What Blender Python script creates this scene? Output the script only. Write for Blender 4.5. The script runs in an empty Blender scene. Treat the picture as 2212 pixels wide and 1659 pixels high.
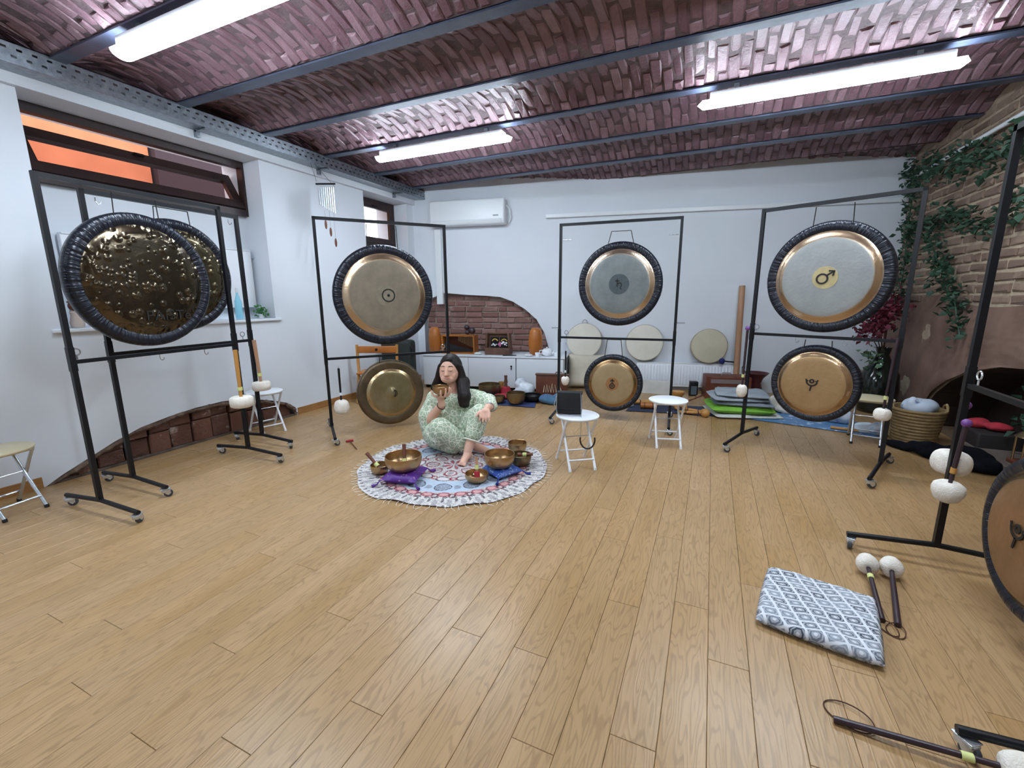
import bpy, bmesh, math, random
from mathutils import Vector, Matrix, Euler, Quaternion
R = math.radians
random.seed(7)
SC = bpy.context.scene
COL = SC.collection
S = 0.86            # all lengths below are multiplied by this at the end (camera eye height 1.29 m)

# ---------------------------------------------------------------- camera
PITCH, YAW, ROLL = 0.196761, 0.423505, 0.0060846
cam_d = bpy.data.cameras.new('camera'); cam = bpy.data.objects.new('camera', cam_d); COL.objects.link(cam)
cam_d.sensor_fit = 'HORIZONTAL'; cam_d.sensor_width = 36.0; cam_d.lens = 947.66 / 2212 * 36.0
cam_d.clip_start = 0.02; cam_d.clip_end = 200
_cp, _sp, _cy, _sy = math.cos(PITCH), math.sin(PITCH), math.cos(YAW), math.sin(YAW)
FWD = Vector((-_sy * _cp, _cy * _cp, -_sp)); _rt = Vector((_cy, _sy, 0)); _dn = FWD.cross(_rt)
RT = _rt * math.cos(ROLL) + _dn * math.sin(ROLL); DN = -_rt * math.sin(ROLL) + _dn * math.cos(ROLL)
_m = Matrix((RT, -DN, -FWD)).transposed().to_4x4(); _m.translation = Vector((0, 0, 1.5 * S))
cam.matrix_world = _m
SC.camera = cam

# ---------------------------------------------------------------- world, sun, exposure
w = bpy.data.worlds.new('world'); SC.world = w; w.use_nodes = True
w.node_tree.nodes['Background'].inputs[0].default_value = (0.86, 0.92, 1.0, 1)
w.node_tree.nodes['Background'].inputs[1].default_value = 1.0
sun_d = bpy.data.lights.new('sun', 'SUN'); sun_d.energy = .75; sun_d.angle = 0.01; sun_d.color = (1, 0.93, 0.82)
sun = bpy.data.objects.new('sun', sun_d); COL.objects.link(sun)
sun.rotation_euler = Vector((-0.75, 0.25, -0.62)).to_track_quat('-Z', 'Y').to_euler()
LAMP_POWER = 19.5
SC.view_settings.view_transform = 'Standard'; SC.view_settings.look = 'None'
SC.view_settings.gamma = 1.0; SC.view_settings.use_curve_mapping = False
SC.view_settings.exposure = 2.0

# ---------------------------------------------------------------- helpers
def lin(c):
    if isinstance(c, str):
        c = c.lstrip('#'); c = [int(c[i:i + 2], 16) / 255 for i in (0, 2, 4)]
        return tuple(x / 12.92 if x < .04045 else ((x + .055) / 1.055) ** 2.4 for x in c) + (1,)
    return tuple(c)[:3] + (1,)

class NM:
    """small node-material writer"""
    def __init__(s, name, rough=.5, metal=0., spec=.5):
        s.m = bpy.data.materials.new(name); s.m.use_nodes = True; s.t = s.m.node_tree
        s.b = s.t.nodes['Principled BSDF']
        s.set('Roughness', rough); s.set('Metallic', metal); s.set('Specular IOR Level', spec)
    def set(s, k, v):
        if isinstance(v, bpy.types.NodeSocket): s.t.links.new(v, s.b.inputs[k])
        else: s.b.inputs[k].default_value = v
    def put(s, sock, v):
        if isinstance(v, bpy.types.NodeSocket): s.t.links.new(v, sock)
        elif v is not None: sock.default_value = v
    def node(s, typ, **kw):
        n = s.t.nodes.new(typ)
        for k, v in kw.items(): setattr(n, k, v)
        return n
    def co(s, kind='Object'): return s.node('ShaderNodeTexCoord').outputs[kind]
    def rnd(s):
        a = s.node('ShaderNodeAttribute', attribute_name='rnd').outputs['Fac']
        o = s.node('ShaderNodeObjectInfo').outputs['Random']
        return s.ma('FRACT', s.ma('ADD', a, o))
    def mapv(s, v, scale=(1, 1, 1), loc=(0, 0, 0), rot=(0, 0, 0)):
        n = s.node('ShaderNodeMapping'); s.put(n.inputs[0], v); n.inputs['Scale'].default_value = scale
        n.inputs['Location'].default_value = loc; n.inputs['Rotation'].default_value = rot; return n.outputs[0]
    def ma(s, op, a, b=None, c=None):
        n = s.node('ShaderNodeMath', operation=op)
        for i, v in enumerate((a, b, c)): s.put(n.inputs[i], v)
        return n.outputs[0]
    def vm(s, op, a, b=None):
        n = s.node('ShaderNodeVectorMath', operation=op); s.put(n.inputs[0], a)
        if b is not None: s.put(n.inputs[1], b)
        return n.outputs['Value' if op in ('LENGTH', 'DOT_PRODUCT') else 'Vector']
    def noise(s, v, scale=5, detail=3, rough=.55, dist=0):
        n = s.node('ShaderNodeTexNoise'); s.put(n.inputs['Vector'], v); n.inputs['Scale'].default_value = scale
        n.inputs['Detail'].default_value = detail; n.inputs['Roughness'].default_value = rough
        n.inputs['Distortion'].default_value = dist; return n.outputs[0]
    def voro(s, v, scale=5, feature='F1', rand=1., out='Distance'):
        n = s.node('ShaderNodeTexVoronoi', feature=feature); s.put(n.inputs['Vector'], v)
        n.inputs['Scale'].default_value = scale; n.inputs['Randomness'].default_value = rand; return n.outputs[out]
    def wave(s, v, scale=5, dist=0, detail=2, dscale=1, bt='BANDS', bd='X'):
        n = s.node('ShaderNodeTexWave', wave_type=bt, bands_direction=bd); s.put(n.inputs['Vector'], v)
        n.inputs['Scale'].default_value = scale; n.inputs['Distortion'].default_value = dist
        n.inputs['Detail'].default_value = detail; n.inputs['Detail Scale'].default_value = dscale; return n.outputs[0 + 1]
    def ramp(s, f, stops, interp='LINEAR'):
        n = s.node('ShaderNodeValToRGB'); s.put(n.inputs[0], f); r = n.color_ramp; r.interpolation = interp
        while len(r.elements) < len(stops): r.elements.new(.5)
        for e, (p, c) in zip(r.elements, stops): e.position = p; e.color = lin(c) if not isinstance(c, (int, float)) else (c, c, c, 1)
        return n.outputs[0]
    def mix(s, f, a, b, mode='MIX'):
        n = s.node('ShaderNodeMix', data_type='RGBA', blend_type=mode); s.put(n.inputs[0], f)
        for i, v in ((6, a), (7, b)):
            s.put(n.inputs[i], v if isinstance(v, bpy.types.NodeSocket) else lin(v))
        return n.outputs[2]
    def bump(s, h, strength=.3, dist=.01):
        n = s.node('ShaderNodeBump'); n.inputs['Strength'].default_value = strength; n.inputs['Distance'].default_value = dist
        s.put(n.inputs['Height'], h); s.set('Normal', n.outputs[0])
    def xyz(s, v):
        n = s.node('ShaderNodeSeparateXYZ'); s.put(n.inputs[0], v); return n.outputs
    def comb(s, x, y, z=0):
        n = s.node('ShaderNodeCombineXYZ')
        for i, v in enumerate((x, y, z)): s.put(n.inputs[i], v)
        return n.outputs[0]

def basic(name, c, rough=.5, metal=0., c2=None, scale=6, bump=0, bscale=40, stretch=(1, 1, 1), spec=.5, per_object=0):
    n = NM(name, rough, metal, spec)
    if c2 is None and not bump: n.set('Base Color', lin(c)); return n.m
    v = n.mapv(n.co(), stretch)
    if per_object:
        v = n.vm('ADD', v, n.comb(n.ma('MULTIPLY', n.rnd(), 37.), n.ma('MULTIPLY', n.rnd(), 11.)))
    if c2 is not None: n.set('Base Color', n.mix(n.ramp(n.noise(v, scale), [(.3, 0.), (.7, 1.)]), c, c2))
    else: n.set('Base Color', lin(c))
    if bump: n.bump(n.noise(v, bscale, 2), bump, .01)
    return n.m

def sm(me, ang=40):
    for p in me.polygons: p.use_smooth = True
    try: me.set_sharp_from_angle(angle=R(ang))
    except Exception: pass

class MB:
    def __init__(s): s.v = []; s.f = []
    def add(s, vs, fs, M=None):
        o = len(s.v)
        s.v += [tuple(M @ Vector(v)) for v in vs] if M is not None else [tuple(v) for v in vs]
        s.f += [tuple(i + o for i in f) for f in fs]; return s
    def box(s, c, d, rot=None, taper=None):
        x, y, z = d[0] / 2, d[1] / 2, d[2] / 2; t = taper or 1
        vs = [(-x, -y, -z), (x, -y, -z), (x, y, -z), (-x, y, -z), (-x * t, -y * t, z), (x * t, -y * t, z), (x * t, y * t, z), (-x * t, y * t, z)]
        M = Matrix.Translation(c)
        if rot is not None: M = M @ (rot.to_matrix().to_4x4() if isinstance(rot, Quaternion) else Euler(rot).to_matrix().to_4x4())
        return s.add(vs, [(3, 2, 1, 0), (4, 5, 6, 7), (0, 1, 5, 4), (1, 2, 6, 5), (2, 3, 7, 6), (3, 0, 4, 7)], M)
    def rbox(s, c, d, r, rot=None, seg=3, M=None):
        bm = bmesh.new(); bmesh.ops.create_cube(bm, size=1)
        for v in bm.verts: v.co = Vector((v.co.x * d[0], v.co.y * d[1], v.co.z * d[2]))
        bmesh.ops.bevel(bm, geom=bm.edges[:], offset=r, segments=seg, affect='EDGES', profile=.5)
        bm.verts.index_update()
        T = Matrix.Translation(c)
        if rot is not None: T = T @ Euler(rot).to_matrix().to_4x4()
        if M is not None: T = M @ T
        s.add([v.co for v in bm.verts], [tuple(v.index for v in f.verts) for f in bm.faces], T); bm.free(); return s
    def tube(s, pts, r, n=8, closed=False, caps=True, sq=False):
        pts = [Vector(p) for p in pts]; k = len(pts); rs = r if isinstance(r, (list, tuple)) else [r] * k
        ring = []; up = None
        for i, p in enumerate(pts):
            a = pts[i - 1] if (i > 0 or closed) else p; b = pts[(i + 1) % k] if (i < k - 1 or closed) else p
            t = (b - a).normalized() if (b - a).length > 1e-9 else Vector((0, 0, 1))
            if up is None: up = t.orthogonal() if abs(t.z) > .99 or True else Vector((0, 0, 1))
            if i == 0:
                ref = Vector((0, 0, 1)) if abs(t.z) < .9 else Vector((1, 0, 0)); up = (ref - t * ref.dot(t)).normalized()
            else: up = (up - t * up.dot(t)).normalized()
            sd = t.cross(up); o = []
            for j in range(n):
                a_ = 2 * math.pi * (j + (.5 if sq else 0)) / n; rr = rs[i] * (1.414 if sq else 1)
                o.append(p + (up * math.cos(a_) + sd * math.sin(a_)) * rr)
            ring.append(o)
        vs = [v for o in ring for v in o]; fs = []
        for i in range(k if closed else k - 1):
            for j in range(n):
                a_, b_ = i * n + j, i * n + (j + 1) % n; c_, d_ = ((i + 1) % k) * n + (j + 1) % n, ((i + 1) % k) * n + j
                fs.append((a_, b_, c_, d_))
        if caps and not closed: fs.append(tuple(range(n - 1, -1, -1))); fs.append(tuple((k - 1) * n + j for j in range(n)))
        return s.add(vs, fs)
    def cyl(s, a, b, r, r2=None, n=16): return s.tube([a, b], [r, r if r2 is None else r2], n)
    def lathe(s, prof, n=32, M=None):
        """profile of (radius, height) turned about local Z"""
        vs = []; fs = []; idx = []
        for (r, z) in prof:
            if r < 1e-6: idx.append([len(vs)] * n); vs.append((0, 0, z))
            else:
                idx.append([len(vs) + j for j in range(n)])
                vs += [(r * math.cos(2 * math.pi * j / n), r * math.sin(2 * math.pi * j / n), z) for j in range(n)]
        for i in range(len(prof) - 1):
            A, B = idx[i], idx[i + 1]
            for j in range(n):
                q = [A[j], A[(j + 1) % n], B[(j + 1) % n], B[j]]; u = []
                for t in q:
                    if t not in u: u.append(t)
                if len(u) > 2: fs.append(tuple(u))
        return s.add(vs, fs, M)
    def ball(s, c, r, nu=16, nv=10, M=None):
        r = r if isinstance(r, (tuple, list)) else (r, r, r)
        T = Matrix.Translation(c) @ (M if M is not None else Matrix()) @ Matrix.Diagonal((r[0], r[1], r[2], 1))
        return s.lathe([(math.sin(math.pi * i / nv), -math.cos(math.pi * i / nv)) for i in range(nv + 1)], nu, T)
    def caps(s, a, b, r0, r1, n=12):
        """rounded tapered capsule"""
        a, b = Vector(a), Vector(b); d = b - a; L = d.length; q = d.to_track_quat('Z', 'Y')
        prof = [(r0 * math.sin(t), -r0 * math.cos(t)) for t in [math.pi / 2 * i / 4 for i in range(5)]]
        prof += [(r1 * math.cos(t), L + r1 * math.sin(t)) for t in [math.pi / 2 * i / 4 for i in range(5)]]
        prof[0] = (0, -r0); prof[-1] = (0, L + r1)
        return s.lathe(prof, n, Matrix.Translation(a) @ q.to_matrix().to_4x4())
    def mesh(s, name):
        me = bpy.data.meshes.new(name); me.from_pydata(s.v, [], s.f); me.validate(); return me
    def build(s, name, m=None, parent=None, loc=(0, 0, 0), rot=(0, 0, 0), smooth=40, fix=True):
        me = s.mesh(name)
        if fix:
            bm = bmesh.new(); bm.from_mesh(me); bmesh.ops.recalc_face_normals(bm, faces=bm.faces[:]); bm.to_mesh(me); bm.free()
        if smooth: sm(me, smooth)
        if m: me.materials.append(m)
        return link(name, me, parent, loc, rot)

def link(name, me, parent=None, loc=(0, 0, 0), rot=(0, 0, 0)):
    o = bpy.data.objects.new(name, me); COL.objects.link(o); o.parent = parent
    o.location = loc; o.rotation_euler = rot; return o

def tag(o, label, cat, group=None):
    o['label'] = label; o['category'] = cat
    if group: o['group'] = group
    return o
def thing(name, label, cat, loc=(0, 0, 0), rz=0., group=None, rot=None):
    o = bpy.data.objects.new(name, None); COL.objects.link(o); o.empty_display_size = .05
    o.location = loc; o.rotation_euler = rot if rot is not None else (0, 0, rz); return tag(o, label, cat, group)
def struct(o): o['kind'] = 'structure'; return o
def stuff(o): o['kind'] = 'stuff'; return o
def lerp(a, b, t): return tuple(x + (y - x) * t for x, y in zip(a, b))
def pieces(items, parent, name, mat):
    """items: (mesh, loc, rot) -> one object each, sharing mesh data"""
    for me, loc, rot in items:
        o = bpy.data.objects.new(name, me); COL.objects.link(o); o.parent = parent; o.location = loc
        if isinstance(rot, Quaternion): o.rotation_mode = 'QUATERNION'; o.rotation_quaternion = rot
        else: o.rotation_euler = rot
def joined(items, name, mat, parent):
    """the same items as ONE mesh, each with its own random value"""
    vs = []; fs = []; rn = []
    for me, loc, rot in items:
        q = rot if isinstance(rot, Quaternion) else Euler(rot).to_quaternion(); o = len(vs); l = Vector(loc); r = random.random()
        vs += [tuple(q @ v.co + l) for v in me.vertices]
        for p in me.polygons: fs.append(tuple(i + o for i in p.vertices)); rn.append(r)
    m = bpy.data.meshes.new(name); m.from_pydata(vs, [], fs); a = m.attributes.new('rnd', 'FLOAT', 'FACE'); a.data.foreach_set('value', rn)
    m.materials.append(mat); return stuff(link(name, m, parent))
def brick_mesh(d, mat, rag=.004, inset=.006, seed=0):
    """chamfered, slightly uneven block; d = size, local +Z is the exposed face"""
    rr = random.Random(seed); x, y, z = d[0] / 2, d[1] / 2, d[2]
    j = lambda k=1: rr.uniform(-rag, rag) * k
    vs = [(-x, -y, -z), (x, -y, -z), (x, y, -z), (-x, y, -z)]
    vs += [(-x + j(), -y + j(), -inset), (x + j(), -y + j(), -inset), (x + j(), y + j(), -inset), (-x + j(), y + j(), -inset)]
    i = inset * 1.2
    vs += [(-x + i + j(), -y + i + j(), j(.6)), (x - i + j(), -y + i + j(), j(.6)), (x - i + j(), y - i + j(), j(.6)), (-x + i + j(), y - i + j(), j(.6))]
    fs = [(0, 1, 5, 4), (1, 2, 6, 5), (2, 3, 7, 6), (3, 0, 4, 7), (4, 5, 9, 8), (5, 6, 10, 9), (6, 7, 11, 10), (7, 4, 8, 11), (8, 9, 10, 11)]
    me = bpy.data.meshes.new('brick'); me.from_pydata(vs, [], fs); me.materials.append(mat); return me

# ---------------------------------------------------------------- materials
def m_wall():
    n = NM('white_paint', .75, 0, .25); v = n.co()
    n.set('Base Color', n.mix(n.noise(v, 1.3, 3), '#d3dae3', '#dde2e8')); return n.m
def m_plank():
    n = NM('oak_plank', .34, 0, .5); r = n.rnd(); v = n.co()
    off = n.comb(n.ma('MULTIPLY', r, 31.), n.ma('MULTIPLY', r, 57.), 0)
    v = n.vm('ADD', v, off)
    g = n.noise(n.mapv(v, (7, .9, 1)), 1.6, 2, .5)
    rings = n.ma('SINE', n.ma('MULTIPLY', g, 95.))
    fine = n.noise(n.mapv(v, (120, 5, 1)), 1., 3, .6)
    patch = n.noise(n.mapv(v, (2.2, .5, 1)), 1.5, 2)
    c = n.mix(n.ramp(patch, [(.3, 0.), (.7, 1.)]), '#9f7d4f', '#b29067')
    c = n.mix(n.ma('MULTIPLY', r, .45), c, '#a98d6c')
    c = n.mix(n.ma('MULTIPLY', n.ramp(rings, [(.35, 0.), (.95, 1.)]), .38), c, '#74593a')
    c = n.mix(n.ma('MULTIPLY', n.ramp(fine, [(.5, 0.), (.75, 1.)]), .4), c, '#6f5638')
    n.set('Base Color', c)
    n.set('Roughness', n.ma('ADD', .25, n.ma('MULTIPLY', fine, .16)))
    n.bump(n.ma('ADD', n.ma('MULTIPLY', rings, .35), fine), .1, .003); return n.m
def m_brick(name, a, b, c, rough, grime='#c9b6a8', gr=.25, bs=.5, spec=.5):
    n = NM(name, rough, 0, spec); r = n.rnd(); v = n.vm('ADD', n.co(), n.comb(n.ma('MULTIPLY', r, 23.), n.ma('MULTIPLY', r, 71.), n.ma('MULTIPLY', r, 13.)))
    col = n.ramp(r, [(0., a), (.35, b), (.7, c), (1., a)])
    k = n.noise(v, 9, 4, .6)
    col = n.mix(n.ma('MULTIPLY', n.ramp(k, [(.35, 0.), (.75, 1.)]), .6), col, b)
    col = n.mix(n.ma('MULTIPLY', n.ramp(n.noise(v, 5, 4, .7), [(.58, 0.), (.72, 1.)]), gr), col, grime)
    n.set('Base Color', col); n.bump(n.noise(v, 28, 4, .65), bs, .012); return n.m
WALL = m_wall(); PLANK = m_plank()
CBRICK = m_brick('vault_brick', '#82646d', '#6d5059', '#967a82', .38, '#b8a8ac', .3, .55, .45)
RBRICK = m_brick('wall_brick', '#7f6a5b', '#6f5a4d', '#8f7a69', .8, '#a8957f', .35)
ABRICK = m_brick('arch_brick', '#8b655e', '#75514b', '#a08078', .75, '#b9a8a0', .6)
NBRICK = m_brick('niche_block', '#5a392d', '#6a4536', '#4b2e25', .6, '#b9aba1', .9, .9)
MORTAR = basic('mortar', '#a3948a', .9, 0, '#8f8076', 12, .4, 60)
CMORTAR = basic('vault_mortar', '#4f3f44', .7, 0, '#6b5a5c', 15, .4, 60)
RMORTAR = basic('pale_mortar', '#b3a18b', .9, 0, '#9f8d78', 12, .4, 60)
PLASTER = basic('red_plaster', '#82675a', .85, 0, '#6a5145', 3, .5, 14)
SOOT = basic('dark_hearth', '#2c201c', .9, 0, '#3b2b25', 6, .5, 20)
DARKJOINT = basic('floor_joint', '#6a5640', .8)
STEEL = basic('blue_grey_steel', '#3d4358', .35, .3, '#4b5468', 7, .1, 30)
ZINC = basic('galvanised_zinc', '#a3abb3', .35, .85, '#7f8890', 25)
BLACK = basic('black_powder_coat', '#0b0d13', .42, 0, spec=.35)
BLACKR = basic('black_rubber', '#0e0f12', .6)
CHROME = basic('chrome', '#c9cfd6', .22, .8)
BRONZEW = basic('dark_window_wood', '#33211d', .45, 0, '#26181a', 6, .1, 30)
SKIRT = basic('skirting_wood', '#a57847', .45, 0, '#8d6237', 8, .1, 40, (1, 1, 6))
WHITEP = basic('white_plastic', '#dfe4e8', .35)
WHITEM = basic('white_enamel', '#e6eaf0', .3)
FELT = basic('white_felt', '#ece7df', .95, 0, '#d9d2c6', 25, .5, 150, spec=.1)
WOODL = basic('light_wood', '#c28f4c', .45, 0, '#ab7636', 6, .1, 30, (1, 1, .15))
WOODT = basic('tan_wood', '#b38a6b', .5, 0, '#9c7355', 6, .1, 30, (1, 1, .15))
WOODD = basic('dark_purple_wood', '#2a1d25', .35, 0, '#3a2a31', 6)
WOODB = basic('brown_wood', '#6d3a24', .5, 0, '#572b1a', 6, .15, 30, (1, .2, 1))
WOODC = basic('worn_brown_wood', '#6b4c3c', .6, 0, '#523629', 8, .2, 30)
ORANGE = basic('honey_wood', '#b9712d', .4, 0, '#9a5820', 5, .1, 30, (1, 1, .2))
YELLOW = basic('lime_thread', '#cdd28a', .7)
CORD = basic('dark_cord', '#1b1a1c', .8)
BROWNC = basic('brown_cord', '#4a2a1c', .8)
REDF = basic('red_felt', '#b02a38', .85, 0, '#8f1f2e', 20)
GLASS = NM('window_glass', .05); GLASS.set('Base Color', (.7, .6, .6, 1)); GLASS.set('Transmission Weight', 1.); GLASS.set('IOR', 1.02); GLASS = GLASS.m
CLEAR = NM('bright_glass', .05); CLEAR.set('Base Color', (1, 1, 1, 1)); CLEAR.set('Transmission Weight', 1.); CLEAR.set('IOR', 1.01); CLEAR = CLEAR.m
LED = NM('led_diffuser', .4); LED.set('Base Color', (1, 1, 1, 1)); LED.set('Emission Color', (.78, .895, 1., 1)); LED.set('Emission Strength', LAMP_POWER); LED = LED.m

# ---------------------------------------------------------------- the setting
XL, XR, ZC, YF = -4.85, 2.35, 3.25, -2.6
BWA = math.atan2(1.43, 7.2)                      # the back wall runs askew
BU = Vector((math.cos(BWA), math.sin(BWA), 0)); BO = Vector((XL, 6.62, 0)); BN = Vector((math.sin(BWA), -math.cos(BWA), 0))
def wy(x): return 6.62 + (x - XL) * 1.43 / 7.2
def bw(s, z=0., off=0.): p = BO + BU * s + BN * off; return (p.x, p.y, z)
def in_view(p, m=60):
    v = Vector(p) - Vector((0, 0, 1.5)); c = v.dot(FWD)
    if c < .1: return False
    x = 1106 + 947.66 * v.dot(RT) / c; y = 829.5 + 947.66 * v.dot(DN) / c
    return -m < x < 2212 + m and -m < y < 1659 + m

floor = MB()
floor.box((-1.0, 2.9, -.11), (8.4, 11.4, .2)); floor = struct(floor.build('floor', DARKJOINT, smooth=0))
PW, PL = .1545, 1.42
def plank_mesh(L):
    g = .0007; b = .0014; x, y = PW / 2 - g, L / 2 - g
    m = MB().add([(-x, -y, -.01), (x, -y, -.01), (x, y, -.01), (-x, y, -.01), (-x, -y, -b), (x, -y, -b), (x, y, -b), (-x, y, -b),
                  (-x + b, -y + b, 0), (x - b, -y + b, 0), (x - b, y - b, 0), (-x + b, y - b, 0)],
                 [(0, 1, 5, 4), (1, 2, 6, 5), (2, 3, 7, 6), (3, 0, 4, 7), (4, 5, 9, 8), (5, 6, 10, 9), (6, 7, 11, 10), (7, 4, 8, 11), (8, 9, 10, 11)])
    me = m.mesh('plank'); me.materials.append(PLANK); return me
full = plank_mesh(PL); seen = []; rest = []
i = 0; x = XL + PW / 2
offs = [.0, .52, 1.05, .27, .83, 1.3, .64, .11, .98]
while x < XR + .05:
    y = YF - offs[i % 9] * 1.0 - .05 * (i % 4); yend = wy(x) + .04
    while y < yend - .05:
        L = PL; me = full
        if y + PL > yend: L = yend - y; me = plank_mesh(L)
        it = (me, (x, y + L / 2, 0), (0, 0, 0))
        vis = any(in_view((x, y + L * t, 0), 20) for t in (0, .25, .5, .75, 1))
        (seen if vis else rest).append(it); y += L
    x += PW; i += 1
seen.sort(key=lambda t: t[1][0] ** 2 + t[1][1] ** 2)
pieces(seen[:300], floor, 'plank', PLANK); joined(seen[300:] + rest, 'far_planks', PLANK, floor)

# left wall: piers, window recesses, bulkhead, floor niche
ARC_L = [(1.49, 0), (1.6, .06), (1.78, .14), (1.98, .23), (2.2, .305), (2.45, .35), (2.7, .378), (2.98, .385), (3.2, .365), (3.45, .3), (3.62, .25), (3.78, .19), (3.9, .1), (3.915, 0)]
wl = MB()
def ybox(m, x0, x1, y0, y1, z0, z1): m.box(((x0 + x1) / 2, (y0 + y1) / 2, (z0 + z1) / 2), (abs(x1 - x0), abs(y1 - y0), abs(z1 - z0)))
for a in [(-5.5, XL, YF, 1.3, 0, 3.05), (-5.5, XL, 1.3, 1.8, .6, 3.05), (-5.5, XL, 1.8, 3.75, .6, 1.26), (-5.5, -5.18, 1.8, 3.75, 1.26, 2.45), (-5.5, XL, 3.75, 4.1, .6, 3.05),
          (-5.5, XL, 4.1, 5.42, 0, 3.05), (-5.5, XL, 5.42, 6.45, 0, 1.26), (-5.5, -5.18, 5.42, 6.45, 1.26, 2.33), (-5.5, XL, 6.45, 7.1, 0, 3.05), (-5.5, XL + .05, YF, 7.1, 3.05, 3.26), (-5.5, -5.06, 1.3, 4.1, -.05, .6)]: ybox(wl, *a)
ybox(wl, -5.06, XL, 1.3, 1.49, 0, .6); ybox(wl, -5.06, XL, 3.915, 4.1, 0, .6)
for (a, b) in zip(ARC_L[:-1], ARC_L[1:]):
    wl.add([(XL, a[0], a[1]), (XL, b[0], b[1]), (XL, b[0], .6), (XL, a[0], .6), (-5.06, a[0], a[1]), (-5.06, b[0], b[1])], [(0, 1, 2, 3), (0, 4, 5, 1)])
wl.rbox((XL + .0, 2.77, 1.245), (.06, 2.1, .03), .008)
wall_left = struct(wl.build('wall_left', WALL, smooth=0))
nb = MB(); nb.v = [(-5.055, p[0], p[1]) for p in ARC_L]; nb.f = [tuple(range(len(ARC_L)))]; nb.build('niche_back', NBRICK, wall_left, smooth=0)
ybox(nl := MB(), -5.06, -4.87, 1.5, 3.9, -.005, .012); nl.build('niche_ledge', basic('rubble', '#6f6258', .9, 0, '#4f4036', 9, .6, 25), wall_left, smooth=0)
items = []
y = 1.52; k = 0
while y < 3.85:                                        # exposed blocks in the niche
    wdt = [.19, .15, .21, .17, .2, .16][k % 6]; yc = y + wdt / 2
    top = max(.03, min(t[1] for t in ARC_L if abs(t[0] - yc) < .35) if yc < 1.7 or yc > 3.8 else [a[1] + (b[1] - a[1]) * (yc - a[0]) / (b[0] - a[0]) for a, b in zip(ARC_L[:-1], ARC_L[1:]) if a[0] <= yc <= b[0]][0])
    hs = [top * .62, top * .36] if top > .2 else [top * .95]
    z = .0
    for h in hs:
        me = brick_mesh((wdt - .012, h - .008, .08), NBRICK, .006, .01, k * 3 + int(z * 50)); k += 1
        items.append((me, (-4.878 - random.uniform(0, .03), yc + random.uniform(-.01, .01), z + h / 2), Euler((R(90), 0, R(90)))))
        z += h
    y += wdt
rj = random.Random(21); edge = []
for a, b in zip(ARC_L[:-1], ARC_L[1:]):
    for q in range(4): t_ = q / 4; edge.append((-4.872 + rj.uniform(-.006, .006), a[0] + (b[0] - a[0]) * t_, max(.0, a[1] + (b[1] - a[1]) * t_ - .022 + rj.uniform(-.012, .008))))
MB().tube(edge, [rj.uniform(.016, .034) for _ in edge], 7).build('rubble_edge', basic('brown_rubble', '#4b362c', .9, 0, '#7d6b5e', 14, .8, 22), wall_left, smooth=0)
pieces([(m_, l_, r_.to_quaternion()) for m_, l_, r_ in items], wall_left, 'block', NBRICK)
bl = MB().box((XL + .008, 5.3, .045), (.016, 2.75, .09)).box((XL + .008, -.55, .045), (.016, 4.05, .09))
struct(bl.build('baseboard_left', SKIRT, smooth=0))

# windows (dark wood, tilted sash)
def window(name, y0, y1, z0, z1, tilt, glass):
    t = struct(bpy.data.objects.new(name, None)); COL.objects.link(t); t.location = (-5.16, (y0 + y1) / 2, z0)
    W, Hh = y1 - y0, z1 - z0; f = .07
    m = MB()
    m.box((0, 0, f / 2), (.09, W, f)).box((0, 0, Hh - f / 2), (.09, W, f)).box((0, -W / 2 + f / 2, Hh / 2), (.09, f, Hh - 2 * f)).box((0, W / 2 - f / 2, Hh / 2), (.09, f, Hh - 2 * f))
    m.build('window_frame', BRONZEW, t, smooth=0)
    w2, h2 = W - 2 * f - .01, Hh - 2 * f - .01; g = .1 if tilt else .065
    sash = MB()
    sash.box((0, 0, g / 2), (.05, w2, g)).box((0, 0, h2 - g / 2), (.05, w2, g)).box((0, -w2 / 2 + g / 2, h2 / 2), (.05, g, h2 - 2 * g)).box((0, w2 / 2 - g / 2, h2 / 2), (.05, g, h2 - 2 * g))
    so = sash.build('sash', BRONZEW, t, (.03, 0, f + .005), (0, R(tilt), 0), smooth=0)
    MB().box((0, 0, h2 / 2), (.006, w2 - 2 * g + .01, h2 - 2 * g + .01)).build('pane', glass, so, smooth=0)
    MB().rbox((.035, 0, h2 - .03), (.03, .09, .025), .006).build('latch', BLACK, so)
    return t
window('window_1', 1.79, 3.79, 2.45, 3.05, -31, GLASS)
t2 = window('window_2', 5.44, 6.45, 2.32, 3.05, 0, CLEAR)
# what stands outside the windows
OUT1 = basic('orange_render', '#b8704f', .9, 0, '#a86445', 2); OUT2 = basic('dark_timber', '#33242a', .9)
tag(MB().box((-9.2, 1.4, 3.2), (.3, 7.0, 6.4)).build('facade', OUT1, smooth=0), 'orange rendered wall seen outside through the long tilted window', 'building')
tag(MB().box((-9.1, 6.85, 2.4), (.3, 3.8, 4.8)).build('timber_wall', OUT2, smooth=0), 'dark timber wall outside the right half of the long window', 'building')
struct(MB().box((-8.0, 4, -.2), (4.9, 16, .2)).build('ground', MORTAR, smooth=0))

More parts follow.
